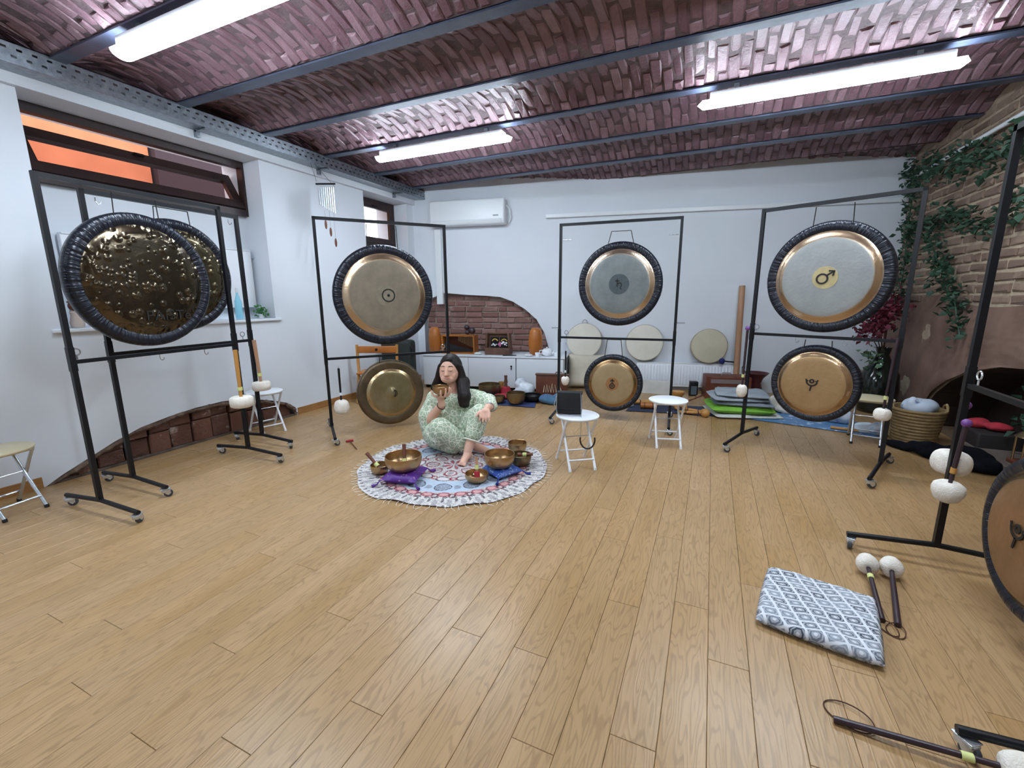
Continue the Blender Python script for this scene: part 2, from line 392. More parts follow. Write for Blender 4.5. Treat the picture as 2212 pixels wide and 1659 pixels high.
# back wall with the brick arch
ARC_B = [(.13, 0), (.13, 1.3), (.17, 1.43), (.51, 1.572), (.95, 1.533), (1.3, 1.515), (1.55, 1.493), (1.77, 1.415), (1.99, 1.281), (2.18, 1.116), (2.32, .89), (2.42, .543), (2.45, .246), (2.46, 0)]
wb = MB()
def sbox(m, s0, s1, y0, y1, z0, z1): m.box(((s0 + s1) / 2, (y0 + y1) / 2, (z0 + z1) / 2), (s1 - s0, y1 - y0, z1 - z0))
sbox(wb, -.3, .13, 0, .35, 0, 3.7); sbox(wb, 2.46, 7.5, 0, .35, 0, 3.7); sbox(wb, .13, 2.46, .0, .35, 1.75, 3.7); sbox(wb, .1, 2.5, .16, .35, 0, 1.8)
for a, b in zip(ARC_B[:-1], ARC_B[1:]):
    if b[0] - a[0] > .005: wb.add([(a[0], 0, a[1]), (b[0], 0, b[1]), (b[0], 0, 1.75), (a[0], 0, 1.75)], [(0, 1, 2, 3)])
    wb.add([(a[0], 0, a[1]), (b[0], 0, b[1]), (b[0], .16, b[1]), (a[0], .16, a[1])], [(0, 1, 2, 3)])
wall_back = struct(wb.build('wall_back', WALL, loc=BO, rot=(0, 0, BWA), smooth=0))
MB().box((1.28, .158, .8), (2.3, .01, 1.56)).build('mortar_bed', MORTAR, wall_back, smooth=0)
def arch_top(s):
    for a, b in zip(ARC_B[1:-1], ARC_B[2:]):
        if a[0] <= s <= b[0]: return a[1] + (b[1] - a[1]) * (s - a[0]) / max(1e-6, b[0] - a[0])
    return 0
bm_ = {}
items = []; z = .45; row = 0
while z < 1.56:
    h = .098; s = .14 + (0 if row % 2 else -.15)
    while s < 2.46:
        L = random.choice([.29, .31, .27, .15, .3]); a, b = max(s, .14), s + L
        lo = lambda q: arch_top(q) > z + h - .015
        while b > a and not (lo(b) and lo(a)):
            if not lo(b): b -= .02
            elif not lo(a): a += .02
            else: break
        if b - a > .06:
            me = brick_mesh((b - a - .02, h - .02, .06), ABRICK, .007, .009, len(items))
            items.append((me, ((a + b) / 2, .135 - random.uniform(0, .02), z + h / 2), Euler((R(90), 0, 0))))
        s += L
    z += h; row += 1
pieces(items, wall_back, 'brick', ABRICK)
struct(MB().rbox((4.86, -.035, 2.765), (5.05, .07, .06), .006).build('trim_1', WHITEP, loc=BO, rot=(0, 0, BWA), smooth=0))
struct(MB().box((.47, -.035, 2.0), (.11, .07, 1.25)).build('trim_2', WHITEP, loc=BO, rot=(0, 0, BWA), smooth=0))

# right wall: brick above, smeared plaster and an old hearth below
ARC_R = [(3.4, 0), (3.45, .4), (3.7, .7), (4.2, .86), (4.8, .91), (5.2, .87), (5.7, .75), (6.03, .6), (6.3, .42), (6.47, .24), (6.56, 0)]
wr = MB()
ybox(wr, XR, 3.1, YF, 3.4, 0, 3.7); ybox(wr, XR, 3.1, 6.56, 8.5, 0, 3.7); ybox(wr, XR, 3.1, 3.4, 6.56, 1.3, 3.7); ybox(wr, 2.95, 3.1, 3.3, 6.7, 0, 1.4)
for a, b in zip(ARC_R[:-1], ARC_R[1:]):
    wr.add([(XR, a[0], a[1]), (XR, b[0], b[1]), (XR, b[0], 1.3), (XR, a[0], 1.3)], [(0, 1, 2, 3)])
wall_right = struct(wr.build('wall_right', RMORTAR, smooth=0))
hr_ = MB()
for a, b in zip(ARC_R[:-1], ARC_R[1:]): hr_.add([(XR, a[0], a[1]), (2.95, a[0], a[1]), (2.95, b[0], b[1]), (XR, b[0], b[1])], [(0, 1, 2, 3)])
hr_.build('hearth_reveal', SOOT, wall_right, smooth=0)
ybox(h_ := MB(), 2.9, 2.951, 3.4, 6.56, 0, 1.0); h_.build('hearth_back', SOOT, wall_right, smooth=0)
items = []; z = 1.40; row = 0
while z < 3.22:
    h = .1; y = 4.4 + (.15 if row % 2 else 0)
    while y < 8.0:
        L = random.choice([.3, .3, .29, .31, .15])
        me = brick_mesh((L - .03, h - .03, .05), RBRICK, .009, .01, row * 31 + int(y * 10))
        items.append((me, (XR - .012 - random.uniform(0, .014), y + L / 2, z + h / 2), (Euler((R(90), 0, R(-90)))).to_quaternion()))
        y += L
    z += h; row += 1
pieces(items, wall_right, 'brick', RBRICK)
pl = MB(); NY, NZ = 70, 26; rr = random.Random(3); gv = {}
def pn(y, z): return .02 * math.sin(3.1 * y + 2 * z) + .018 * math.sin(7 * z - 2.3 * y) + .012 * math.sin(11 * y + 5 * z) + rr.uniform(-.006, .006)
for i in range(NY + 1):
    for j in range(NZ + 1):
        y = 3.2 + 4.95 * i / NY; t = j / NZ
        zb = 0
        for a, b in zip(ARC_R[:-1], ARC_R[1:]):
            if a[0] <= y <= b[0]: zb = a[1] + (b[1] - a[1]) * (y - a[0]) / max(1e-6, b[0] - a[0])
        zt = 1.44 + .06 * math.sin(2 * y) - (.1 if y > 6.9 else 0)
        z = zb + (zt - zb) * t
        pl.v.append((XR - .035 - pn(y, z) * min(1, 3 * (1 - t)) * (1 if j else .3), y, z))
for i in range(NY):
    for j in range(NZ):
        a = i * (NZ + 1) + j; pl.f.append((a, a + NZ + 1, a + NZ + 2, a + 1))
pl.build('plaster', PLASTER, wall_right, smooth=80)
wf = MB().box(((XL + XR) / 2, YF - .15, 1.8), (8.6, .3, 3.8)); struct(wf.build('wall_front', WALL, smooth=0))

# ceiling: jack arches of lacquered brick between steel beams
BEAMS = [-1.49, -.62, .25, 1.12, 1.985, 2.85, 3.70, 4.55, 5.47, 6.37]
ce = MB().box(((XL + XR) / 2, 3.0, 3.62), (8.6, 11.9, .2)); ceiling = struct(ce.build('ceiling', CMORTAR, smooth=0))
RISE = .12
ybox(lu := MB(), -5.5, XL - .03, YF, 7.1, 3.26, 3.7); lu.build('mortar_infill', CMORTAR, ceiling, smooth=0)
vault = MB(); items = []
edges = [YF] + BEAMS + [8.3]
cbm = [brick_mesh((.0775, .279, .06), CBRICK, .009, .01, 500 + q) for q in range(24)]
for k in range(len(edges) - 1):
    y0, y1 = edges[k] + (.045 if k else 0), edges[k + 1] - (.045 if k < len(edges) - 2 else 0); Wd = y1 - y0
    if k == len(edges) - 2: Wd = .87 * 1.0; 
    wv = Wd if k < len(edges) - 2 else .83
    rise = RISE; rad = (wv * wv / 4 + rise * rise) / (2 * rise); half = math.asin(min(1, wv / 2 / rad)); yc = y0 + wv / 2; zc = ZC + .015 + rise - rad
    nspan = 1 if k < len(edges) - 2 else 3
    for sp in range(nspan):
        yc2 = yc + sp * .87; N_ = 14
        prof = [(yc2 + (rad + .012) * math.sin(-half + 2 * half * i / N_), zc + (rad + .012) * math.cos(-half + 2 * half * i / N_)) for i in range(N_ + 1)]
        o = len(vault.v)
        for p in prof: vault.v += [(XL - .05, p[0], p[1]), (XR + .1, p[0], p[1])]
        for i in range(N_): vault.f.append((o + 2 * i, o + 2 * i + 1, o + 2 * i + 3, o + 2 * i + 2))
        x = XL + .02; col = 0
        arc = 2 * half * rad
        while x < XR + .05:
            st = 0 if col % 2 else -.145
            q = st
            while q < arc - .02:
                a, b = max(0, q), min(arc, q + .29)
                if b - a > .08:
                    th = -half + (a + b) / 2 / rad; yy = yc2 + rad * math.sin(th)
                    if yy < wy(x) + .05:
                        me = cbm[random.randrange(24)] if b - a > .28 else brick_mesh((.0775, b - a - .01, .06), CBRICK, .009, .01, random.randrange(9999))
                        rot = Euler((R(180) - th + random.uniform(-.05, .05), random.uniform(-.045, .045), random.uniform(-.02, .02))).to_quaternion()
                        items.append((me, (x + random.uniform(-.003, .003), yy, zc + rad * math.cos(th) + random.uniform(-.006, .006)), rot))
                q += .29
            x += .085; col += 1
vault.build('mortar_vault', CMORTAR, ceiling, smooth=60)
vis = [t for t in items if in_view(t[1], 15)]; ids = {id(t) for t in vis}
vis.sort(key=lambda t: (Vector(t[1]) - Vector((0, 0, 1.5))).length)
pieces(vis[:300], ceiling, 'brick', CBRICK); joined(vis[300:] + [t for t in items if id(t) not in ids], 'far_bricks', CBRICK, ceiling)
BL = {4: 'steel ceiling beam carrying the lamp in the top left', 5: 'second steel ceiling beam, just behind the top-left lamp', 6: 'third steel ceiling beam, between the two rows of lamps',
      7: 'steel ceiling beam carrying both farther tube lamps', 8: 'steel ceiling beam just behind the two farther lamps', 9: 'rearmost steel ceiling beam, nearest the white back wall'}
for k, y in enumerate(BEAMS):
    m = MB().box((0, 0, .006), (XR - XL + .1, .1, .012)).box((0, 0, .1), (XR - XL + .1, .014, .18))
    o = m.build('steel_beam', STEEL, loc=((XL + XR) / 2, y, ZC), smooth=0)
    tag(o, BL.get(k, 'steel ceiling beam overhead, in front of the lamps'), 'beam', 'steel beams of the brick ceiling')

# lamps under the beams
def lamp(x0, y, label):
    t = thing('tube_lamp', label, 'lamp', (x0 + .9, y, 3.14), 0, 'long tube lamps under the beams')
    L, rw = .9, .072
    prof = [(-rw * math.cos(a), -.046 * math.sin(a)) for a in [math.pi * i / 10 for i in range(11)]]
    m = MB(); n = len(prof)
    for sx in (-1, 1):
        for (yy, zz) in prof: m.v.append((sx * (L - .045), yy, zz))
    for i in range(n - 1): m.f.append((i, i + 1, n + i + 1, n + i))
    m.f.append((0, n, 2 * n - 1, n - 1))
    for sx in (-1, 1):
        o = len(m.v); m.v.append((sx * L, 0, -.012)); b = 0 if sx < 0 else n
        for i in range(n - 1): m.f.append((b + i, b + i + 1, o))
        m.f.append((b, b + n - 1, o))
    m.build('diffuser', LED, t, smooth=60)
    MB().rbox((0, 0, .032), (1.6, .124, .062), .01).build('housing', WHITEP, t)
    for sx in (-1, 1): MB().box((sx * .6, 0, .085), (.04, .04, .05)).build('bracket', ZINC, t, smooth=0)
lamp(-3.83, 1.985, 'lit tube lamp cut by the top edge, above the left gong stands')
lamp(-3.83, 4.55, 'lit tube lamp nearest the air conditioner')
lamp(-.25, 4.55, 'lit tube lamp on the right, above the stool without a bag')
for x0, y, l in ((-.25, 1.985, 'tube lamp above the open floor'), (-3.83, -.62, 'tube lamp behind the open floor, left side')): lamp(x0, y, l)

# perforated cable tray along the left wall
t = thing('cable_tray', 'perforated galvanised cable tray running along the top of the left wall', 'cable tray', (XL + .05, 2.2, 3.13))
m = MB().box((.09, 0, .004), (.18, 9.0, .008))
m.build('tray_floor', ZINC, t, smooth=0)
m = MB()
for z0, z1 in ((.0, .04), (.055, .09), (.105, .14)): m.box((.18, 0, (z0 + z1) / 2), (.006, 9.0, z1 - z0))
y = -4.5
while y < 4.5: m.box((.18, y, .0475), (.006, .05, .015)).box((.18, y + .035, .0975), (.006, .05, .015)); y += .08
m.box((.172, 0, .137), (.022, 9.0, .006))
m.build('perforated_side', ZINC, t, smooth=0)
for y in (-1.55, .85, 2.35, 3.85): MB().box((.02, y, -.02), (.05, .035, .09)).box((.1, y, -.012), (.17, .035, .012)).build('bracket', ZINC, t, smooth=0)
m = MB().tube([(.1, 2.0, .06), (.13, 3.2, .1), (.09, 4.2, .08), (.12, 4.45, .12)], .025, 8); m.build('cable', BLACKR, t)

# ---------------------------------------------------------------- gong stands
WHEEL = basic('grey_wheel', '#3d4147', .5)
def stand(label, L, Rr, H, cb, hooks=()):
    L, Rr = Vector(L + (0,)), Vector(Rr + (0,)); u = (Rr - L); W = u.length; u.normalize(); c = (L + Rr) / 2
    t = thing('gong_stand', label, 'gong stand', c, math.atan2(u.y, u.x), 'black rolling gong stands')
    r = .0148; zb = .1
    for sx in (-1, 1):
        x = sx * W / 2
        MB().tube([(x, 0, zb), (x, 0, H)], r, 4, sq=True).build('post', BLACK, t, smooth=30)
        MB().tube([(x, 0, cb - .06), (x, 0, cb + .1)], r * 1.18, 4, sq=True).build('sleeve', BLACK, t, smooth=30)
        ft = MB().tube([(x, -.41, .083), (x, 0, .108), (x, .41, .083)], .0155, 10).build('foot', BLACK, t)
        for sy in (-1, 1):
            cx, cy = x, sy * .385; a = random.uniform(-.8, .8); M = Matrix.Translation((cx, cy, 0)) @ Matrix.Rotation(a, 4, 'Z')
            w_ = MB().lathe([(0, -.012), (.018, -.012), (.029, -.009), (.03, 0), (.029, .009), (.018, .012), (0, .012)], 16, M @ Matrix.Translation((.018, 0, .03)) @ Matrix.Rotation(R(90), 4, 'X'))
            w_.build('caster_wheel', WHEEL, ft)
            k = MB().rbox((.006, 0, .05), (.058, .04, .03), .008, M=M)
            for q in (-1, 1): k.add([(-.02, q * .017, .062), (.03, q * .017, .062), (.036, q * .017, .03), (.018, q * .017, .016), (.004, q * .017, .028)], [(0, 1, 2, 3, 4)], M)
            k.rbox((.003, 0, .066), (.062, .046, .006), .002, M=M)
            k.build('caster_fork', CHROME, ft, smooth=30)
    MB().tube([(-W / 2 - r, 0, H - r), (W / 2 + r, 0, H - r)], r, 4, sq=True).build('top_bar', BLACK, t, smooth=30)
    MB().tube([(-W / 2, 0, cb), (W / 2, 0, cb)], r * .85, 4, sq=True).build('cross_bar', BLACK, t, smooth=30)
    for (hx, hz, kind) in hooks:
        if kind == 'ring':
            pts = [(hx + .022 * math.cos(a), 0, hz + .05 + .022 * math.sin(a)) for a in [2 * math.pi * i / 14 for i in range(14)]]
            MB().tube(pts, .0045, 6, closed=True).cyl((hx, 0, hz), (hx, 0, hz + .03), .0045, n=6).build('eye_bolt', CHROME, t)
        elif kind == 'pin': MB().cyl((hx, 0, hz), (hx + (.1 if hx > 0 else -.1) * (1 if abs(hx) >= W / 2 - .01 else -1), 0, hz), .006, n=6).build('peg', CHROME, t)
        else:
            MB().tube([(hx, 0, hz), (hx, 0, hz - .03), (hx + .012, 0, hz - .045), (hx + .026, 0, hz - .04), (hx + .03, 0, hz - .025)], .004, 6).build('hook', CHROME, t)
    return t, W
stands = {}
def mk(n, *a, **k): stands[n] = (mk_ := stand(*a, **k))
mk('A', 'front stand of the left pair, holding the big hammered gong', (-3.84, 1.43), (-3.92, 2.59), 2.27, 1.09, [(-.05, 1.075, 'h'), (.3, 1.075, 'h'), (-.55, 1.105, 'ring')])
mk('B', 'rear stand of the left pair, close to the white wall', (-4.12, 1.76), (-4.17, 2.92), 2.265, 1.09, [(.5, 1.105, 'ring'), (-.5, 2.22, 'h'), (.5, 2.22, 'h')])
mk('C', 'stand behind the seated woman, holding the sun-symbol gong', (-3.73, 3.43), (-2.86, 4.48), 2.305, .855, [(.62, .87, 'ring')])
mk('D', 'stand holding the ringed-planet-symbol gong, behind the bag stool', (-1.69, 5.18), (-.363, 5.28), 2.335, 1.005, [(-.58, 1.015, 'ring'), (-.665, 1.12, 'pin'), (.665, 1.2, 'pin'), (-.64, 2.15, 'pin'), (.64, 2.15, 'pin')])
mk('E', 'stand at the right holding the arrow-symbol gong', (.376, 4.917), (1.392, 4.46), 2.285, 1.13, [(-.18, 1.115, 'h'), (.18, 1.115, 'h'), (-.52, 1.145, 'ring')])
mk('F', 'nearest stand, cut by the right edge, with two white mallets', (1.255, 3.037), (1.255, 1.70), 2.28, 1.03, [(-.58, 1.045, 'ring')])

# ---------------------------------------------------------------- gongs
def ribbon(pts, wd, y, closed=False):
    """flat stroke of width wd in the XZ plane, with a little thickness"""
    m = MB(); n = len(pts); P = [Vector((p[0], 0, p[1])) for p in pts]
    for i, p in enumerate(P):
        a = P[i - 1] if (i or closed) else p; b = P[(i + 1) % n] if (i < n - 1 or closed) else p
        t = (b - a).normalized(); s_ = Vector((t.z, 0, -t.x)) * wd / 2
        for yy in (y, y - .0025): m.v += [tuple(p + s_ + Vector((0, yy, 0))), tuple(p - s_ + Vector((0, yy, 0)))]
    for i in range(n if closed else n - 1):
        a, b = 4 * i, 4 * ((i + 1) % n)
        m.f += [(a + 2, a + 3, b + 3, b + 2), (a, a + 2, b + 2, b), (a + 1, b + 1, b + 3, a + 3)]
    return m
def circ(cx, cz, r, a0=0, a1=360, n=24): return [(cx + r * math.cos(R(a0 + (a1 - a0) * i / n)), cz + r * math.sin(R(a0 + (a1 - a0) * i / n))) for i in range(n + (1 if a1 - a0 < 360 else 0))]
SYM = {
    'sun': [(circ(0, 0, 1), True), (circ(0, 0, .12, n=10), True), (circ(0, 0, .05, n=8), True)],
    'saturn': [([(-.35, 1), (-.35, -.55)], False), ([(-.8, .62), (.1, .62)], False), ([(-.35, -.1), (-.1, .2), (.25, .25), (.5, 0), (.5, -.35), (.3, -.65), (.3, -.9), (.55, -1.0)], False)],
    'mars': [(circ(-.3, -.15, .6), True), ([(.15, .25), (.95, .8)], False), ([(.35, .85), (.98, .82), (.85, .2)], False)],
    'uranus': [(circ(0, -.45, .5), True), (circ(0, -.45, .1, n=8), True), ([(0, .05), (0, 1)], False), ([(-.45, .55), (0, 1), (.45, .55)], False)],
    'pluto': [(circ(0, .55, .75, 185, 355), False), ([(0, -.2), (-.15, -1.1)], False), (circ(0, .55, .27), True), ([(-.85, .85), (-.75, .5), (-.5, .62)], False), ([(.85, .85), (.75, .5), (.5, .62)], False)],
    'moon': [(circ(-.2, 0, 1, -75, 75), False), (circ(-.75, 0, 1.15, -55, 55), False)]}
def gong_mat(name, Rg, cen, cen2, ring, crough=.5, cmetal=.45, edge=.70, hammered=0):
    n = NM(name, .4, .8); v = n.co(); s = n.xyz(v); r = n.ma('DIVIDE', n.vm('LENGTH', n.comb(s[0], 0., s[2])), Rg)
    nz = n.noise(v, 6, 4, .65); rr_ = n.ma('ADD', r, n.ma('MULTIPLY', n.ma('SUBTRACT', nz, .5), .03))
    k = n.ramp(rr_, [(edge - .015, 0.), (edge + .015, 1.)])
    c = n.mix(n.ramp(nz, [(.35, 0.), (.68, 1.)]), cen, cen2)
    n.set('Base Color', n.mix(k, c, ring)); n.set('Metallic', n.ma('ADD', cmetal, n.ma('MULTIPLY', k, .95 - cmetal)))
    n.set('Roughness', n.ma('ADD', crough, n.ma('MULTIPLY', k, .26 - crough)))
    if hammered:
        h = n.ramp(n.voro(v, 1 / .062, 'F1', .8), [(0., 1.), (.22, .55), (.5, 0.)]); n.bump(n.ma('ADD', h, n.ma('MULTIPLY', nz, .35)), .8, .012)
    else: n.bump(n.ma('ADD', n.noise(v, 45, 2), n.ma('MULTIPLY', nz, .6)), .16, .006)
    return n.m
def rim_mat():
    n = NM('black_gong_rim', .3, .25); s = n.xyz(n.co()); a = n.ma('ARCTAN2', s[2], s[0])
    k = n.noise(n.comb(n.ma('MULTIPLY', a, 11.), n.vm('LENGTH', n.comb(s[0], 0., s[2])), 0.), 1.6, 2)
    n.set('Base Color', n.mix(k, '#10131b', '#232836')); n.bump(k, .7, .02); return n.m
RIM = rim_mat()
BRIM = basic('bronze_gong_rim', '#6f5f48', .42, .7, '#57493a', 9, .5, 16)
INK = basic('black_ink', '#15130f', .6)
def gong(label, st, off, cz, Rg, face, rim=RIM, sym=None, ss=.06, soff=(0, 0), disc=None, disc_r=.2, dome=0, top=None, rim_in=.80, cordx=.3, cc=CORD):
    t0, W = stands[st]; a = t0.rotation_euler.z; u = Vector((math.cos(a), math.sin(a), 0))
    t = thing('gong', label, 'gong', t0.location + u * off + Vector((0, 0, cz)), a, 'round gongs hanging from the black stands')
    fr = Matrix.Rotation(R(90), 4, 'X')                 # lathe axis -> -Y, front towards the viewer
    bulge = [(0, .006), (.3, .006), (.6, .005), (.69, .003), (.71, .001), (.73, -.003), (.755, -.009), (.78, -.016), (.805, -.021), (.825, -.023)]
    if rim is BRIM: bulge = [(0, .03), (.07, .028), (.16, .01), (.22, .004), (.5, .002), (.64, 0), (.67, -.006), (.7, -.014), (.73, -.02)]
    MB().lathe([(r * Rg, z) for r, z in bulge] + [(bulge[-1][0] * Rg, -.032), (0, -.02)], 64, fr).build('face', face, t, smooth=60)
    ri = .83 if rim is not BRIM else .73
    prof = [(ri - .02, -.026), (ri, -.021), (ri + .03, -.015), (.9, -.011), (.95, -.015), (.985, -.028), (1., -.05), (.995, -.085), (.975, -.09), (.96, -.04), (ri, -.034), (ri - .02, -.026)]
    MB().lathe([(r * Rg, z) for r, z in prof], 72, fr).build('rim', rim, t, smooth=60)
    if disc: MB().lathe([(0, .0085), (disc_r * Rg, .0082), (disc_r * Rg, .002)], 40, fr).build('center_disc', disc, t, (0, 0, 0), smooth=30)
    if sym:
        m = MB()
        for pts, cl in SYM[sym]:
            b = ribbon([(p[0] * ss + soff[0], p[1] * ss + soff[1]) for p in pts], ss * .22, -.0092 - (.022 if rim is BRIM else 0), cl); m.add(b.v, b.f)
        stuff(m.build('painted_symbol', INK, t, smooth=0))
    if top:
        xg = cordx * Rg; zt = top - cz; zr = math.sqrt(max(0, 1 - cordx ** 2)) * Rg
        cw = xg * (.75 if st in 'D' else .95)
        for sx in (-1, 1): MB().tube([(sx * xg, .02, zr - .015), (sx * cw, .02, zt)], .004, 6).build('cord', cc, t)
        if st in 'DB': MB().tube([(-cw, .02, zt), (cw, .02, zt)], .0035, 6).build('cord', cc, t)
    return t
H1 = gong_mat('hammered_bronze', .488, '#544d42', '#655a48', '#8a7450', .2, .95, .98, 1)
gA = gong('large hammered bronze gong with black rim and lettering, front left', 'A', -.037, 1.63, .488, H1, top=2.23)
gong('hammered bronze gong half hidden behind the lettered one', 'B', .02, 1.69, .465, gong_mat('hammered_bronze_two', .465, '#565040', '#665b44', '#8a7450', .24, .95, .95, 1), top=2.23)
gong('large gong marked with a dot in a circle, above the seated woman', 'C', -.015, 1.52, .547, gong_mat('tan_bronze', .547, '#8d8272', '#7d7465', '#bfa689'), sym='sun', ss=.066, soff=(.03, 0), disc=basic('grey_patina', '#7d7668', .5, .4, '#958b77', 14), disc_r=.2, top=2.265)
gong('low bronze gong with brown rim and crescent sign, behind the woman', 'C', -.01, .415, .383, gong_mat('brown_bronze', .383, '#857754', '#9a8e70', '#b39d78', .34, .8, .64), BRIM, 'moon', .04, (.02, 0), top=.84)
gong('grey gong with a cross-and-hook sign, above the smaller tan one', 'D', .028, 1.633, .479, gong_mat('grey_bronze', .479, '#7e8483', '#6d7474', '#c9b6a0', .42), sym='saturn', ss=.056, disc=basic('dark_patina', '#565f62', .4, .5, '#495256', 14), disc_r=.24, top=2.22)
gong('tan gong with an upward arrow and circle, behind the bag', 'D', -.004, .46, .353, gong_mat('sand_bronze', .353, '#a99572', '#9c8763', '#a88862'), sym='uranus', ss=.055, disc=basic('copper_patina', '#a3754a', .5, .3, '#8f6a45', 14), disc_r=.22, top=.99)
gong('pale grey gong with a slanted arrow sign, upper right', 'E', -.008, 1.645, .477, gong_mat('silver_bronze', .477, '#999c9a', '#8e9292', '#bda488', .48), sym='mars', ss=.066, disc=basic('cream_patina', '#c0b183', .45, .3, '#a99a70', 14), disc_r=.2, top=2.245)
gong('golden tan gong with a trident-like sign, low on the right stand', 'E', 0, .70, .356, gong_mat('gold_bronze', .356, '#a98a62', '#9c7d55', '#b09474'), sym='pluto', ss=.055, soff=(-.005, .0), top=1.1)
gong('brown gong with a trident-like sign, cut by the right edge', 'F', -.02, .495, .352, gong_mat('copper_bronze', .352, '#a07b58', '#8f6e4c', '#94805c', .4, .6), sym='pluto', ss=.055, soff=(-.03, 0), top=1.0)
gong('upper gong of the nearest stand, only its dark edge in view', 'F', 0, 1.6, .43, gong_mat('plain_bronze', .43, '#9d927e', '#8b8270', '#b98a52'), top=2.24)
fc = bpy.data.curves.new('lettering', 'FONT'); fc.body = 'PAiSTe'; fc.size = .105; fc.extrude = .001; fc.align_x = 'CENTER'; fc.space_character = 1.08
fo = bpy.data.objects.new('tmp', fc); COL.objects.link(fo); dg = bpy.context.evaluated_depsgraph_get()
me = bpy.data.meshes.new_from_object(fo.evaluated_get(dg)); bpy.data.objects.remove(fo); me.materials.clear(); me.materials.append(INK)
link('lettering', me, gA, (.1, -.0095, -.29), (R(90), 0, 0))

# ---------------------------------------------------------------- mallets
def mallet(label, pos, L, head, hmat, rot=(0, 0, 0), name='gong_mallet', fm=FELT, band=YELLOW, hr=.011, loop=0, cat='mallet', grp='gong mallets', knob=None):
    """local Z runs from the head (0) up the handle"""
    t = thing(name, label, cat, pos, 0, grp, rot); r, h, kind = head
    if kind == 'drum': prof = [(0, -h / 2), (r * .8, -h / 2), (r * .96, -h * .4), (r, 0), (r * .96, h * .4), (r * .8, h / 2), (0, h / 2)]
    elif kind == 'pear': prof = [(0, -h / 2), (r * .4, -h * .48), (r * .72, -h * .36), (r * .95, -h * .08), (r, h * .12), (r * .92, h * .32), (r * .6, h * .46), (r * .25, h * .44), (0, h * .42)]
    else: prof = [(r * max(0, math.sin(a)) ** .5, -h / 2 * math.cos(a)) for a in [math.pi * i / 12 for i in range(13)]]
    prof[0] = (0, prof[0][1]); prof[-1] = (0, prof[-1][1])
    MB().lathe(prof, 24).build('head', fm, t, smooth=70)
    MB().tube([(0, 0, h * .4), (0, 0, L * .5), (0, 0, L)], [hr * .85, hr, hr * 1.1], 10).build('handle', hmat, t)
    if band: MB().cyl((0, 0, h * .5 + L * .12), (0, 0, h * .5 + L * .12 + .03), hr * 1.25, n=10).build('band', band, t)
    if loop: MB().tube([(0, 0, L - .01), (.012, 0, L + loop * .5), (0, 0, L + loop), (-.012, 0, L + loop * .5)], .0025, 5, closed=True).build('loop', CORD if loop > 0 else CORD, t)
    if knob: MB().ball((0, 0, L), .022).build('knob', knob, t)
    return t
PURPLE = basic('purple_bead', '#6d3f86', .4)
mallet('mallet with tan handle hanging on the front left stand', (-3.83, 2.525, .58), .47, (.097, .095, 'drum'), WOODL, hr=.017)
mallet('mallet with brown handle hanging beside the white stool', (-4.07, 2.905, .635), .46, (.086, .09, 'drum'), WOODT, (0, R(-4), 0), hr=.017)
mallet('round white mallet with black handle, hanging left of the brown gong', (-3.56, 3.43, .345), .42, (.078, .155, 'ball'), BLACK, loop=.08, band=WHITEP)
mallet('small white mallet hanging on a loop above the black bag', (-1.59, 5.13, .475), .37, (.05, .115, 'pear'), BLACK, loop=.1, band=WHITEP, hr=.009)
mallet('white mallet above the folded cushions by the right stand', (.33, 4.84, .565), .62, (.05, .125, 'ball'), WOODD, loop=.05, knob=PURPLE)
mallet('white mallet hanging in front of the metal stool', (1.33, 4.39, .54), .62, (.06, .1, 'ball'), WOODD, (R(0), R(2), 0), loop=.05)
mallet('upper of the two white mallets on the nearest stand', (1.285, 3.125, .575), .33, (.088, .135, 'ball'), WOODD, (0, R(3), 0), knob=PURPLE, band=WOODL)
mallet('lower of the two white mallets on the nearest stand', (1.215, 2.93, .47), .38, (.07, .118, 'pear'), WOODD, (0, R(3), 0), knob=PURPLE, band=WOODL)
def floor_mallet(label, a, b, head, hm, loop=None, **k):
    a, b = Vector(a), Vector(b); q = (b - a).to_track_quat('Z', 'Y').to_euler()
    return mallet(label, a, (b - a).length, head, hm, q, **k)
f1 = floor_mallet('white mallet lying beside the cushion, left of its twin', (.876, 2.76, .062), (.83, 2.33, .013), (.052, .105, 'pear'), WOODD, hr=.012)
f2 = floor_mallet('white mallet lying on the floor, right of its twin', (.985, 2.775, .062), (.885, 2.32, .013), (.053, .11, 'pear'), WOODD, band=None, hr=.013)
f3 = floor_mallet('long dark mallet lying in the bottom right corner', (.99, 1.63, .06), (.505, 1.655, .014), (.055, .13, 'ball'), WOODD, hr=.011)
def floor_loop(t, c_, ra, rb, rz):
    M_ = Matrix.Translation(t.location) @ t.rotation_euler.to_matrix().to_4x4(); Mi = M_.inverted(); c0, s0 = math.cos(rz), math.sin(rz)
    MB().tube([Mi @ Vector((c_[0] + ra * math.cos(a) * c0 - rb * math.sin(a) * s0, c_[1] + ra * math.cos(a) * s0 + rb * math.sin(a) * c0, .004 + .01 * max(0, math.cos(a - 1)))) for a in [2 * math.pi * i / 28 for i in range(28)]], .0024, 6, closed=True).build('cord_loop', BROWNC, t)
floor_loop(f3, (.56, 1.70), .075, .05, R(-25)); floor_loop(f1, (.845, 2.29), .03, .045, .3); floor_loop(f2, (.868, 2.285), .034, .05, -.2)
rm = thing('small_mallet', 'tiny red-tipped mallet lying alone on the floor left of the rug', 'mallet', (-3.38, 3.33, .012), math.atan2(-.16, .25), 'gong mallets')
MB().caps((-.02, -.03, 0), (-.02, .03, 0), .011, .011).build('head', REDF, rm)
MB().cyl((-.02, 0, 0), (.27, 0, -.006), .005, n=8).build('handle', WOODB, rm)

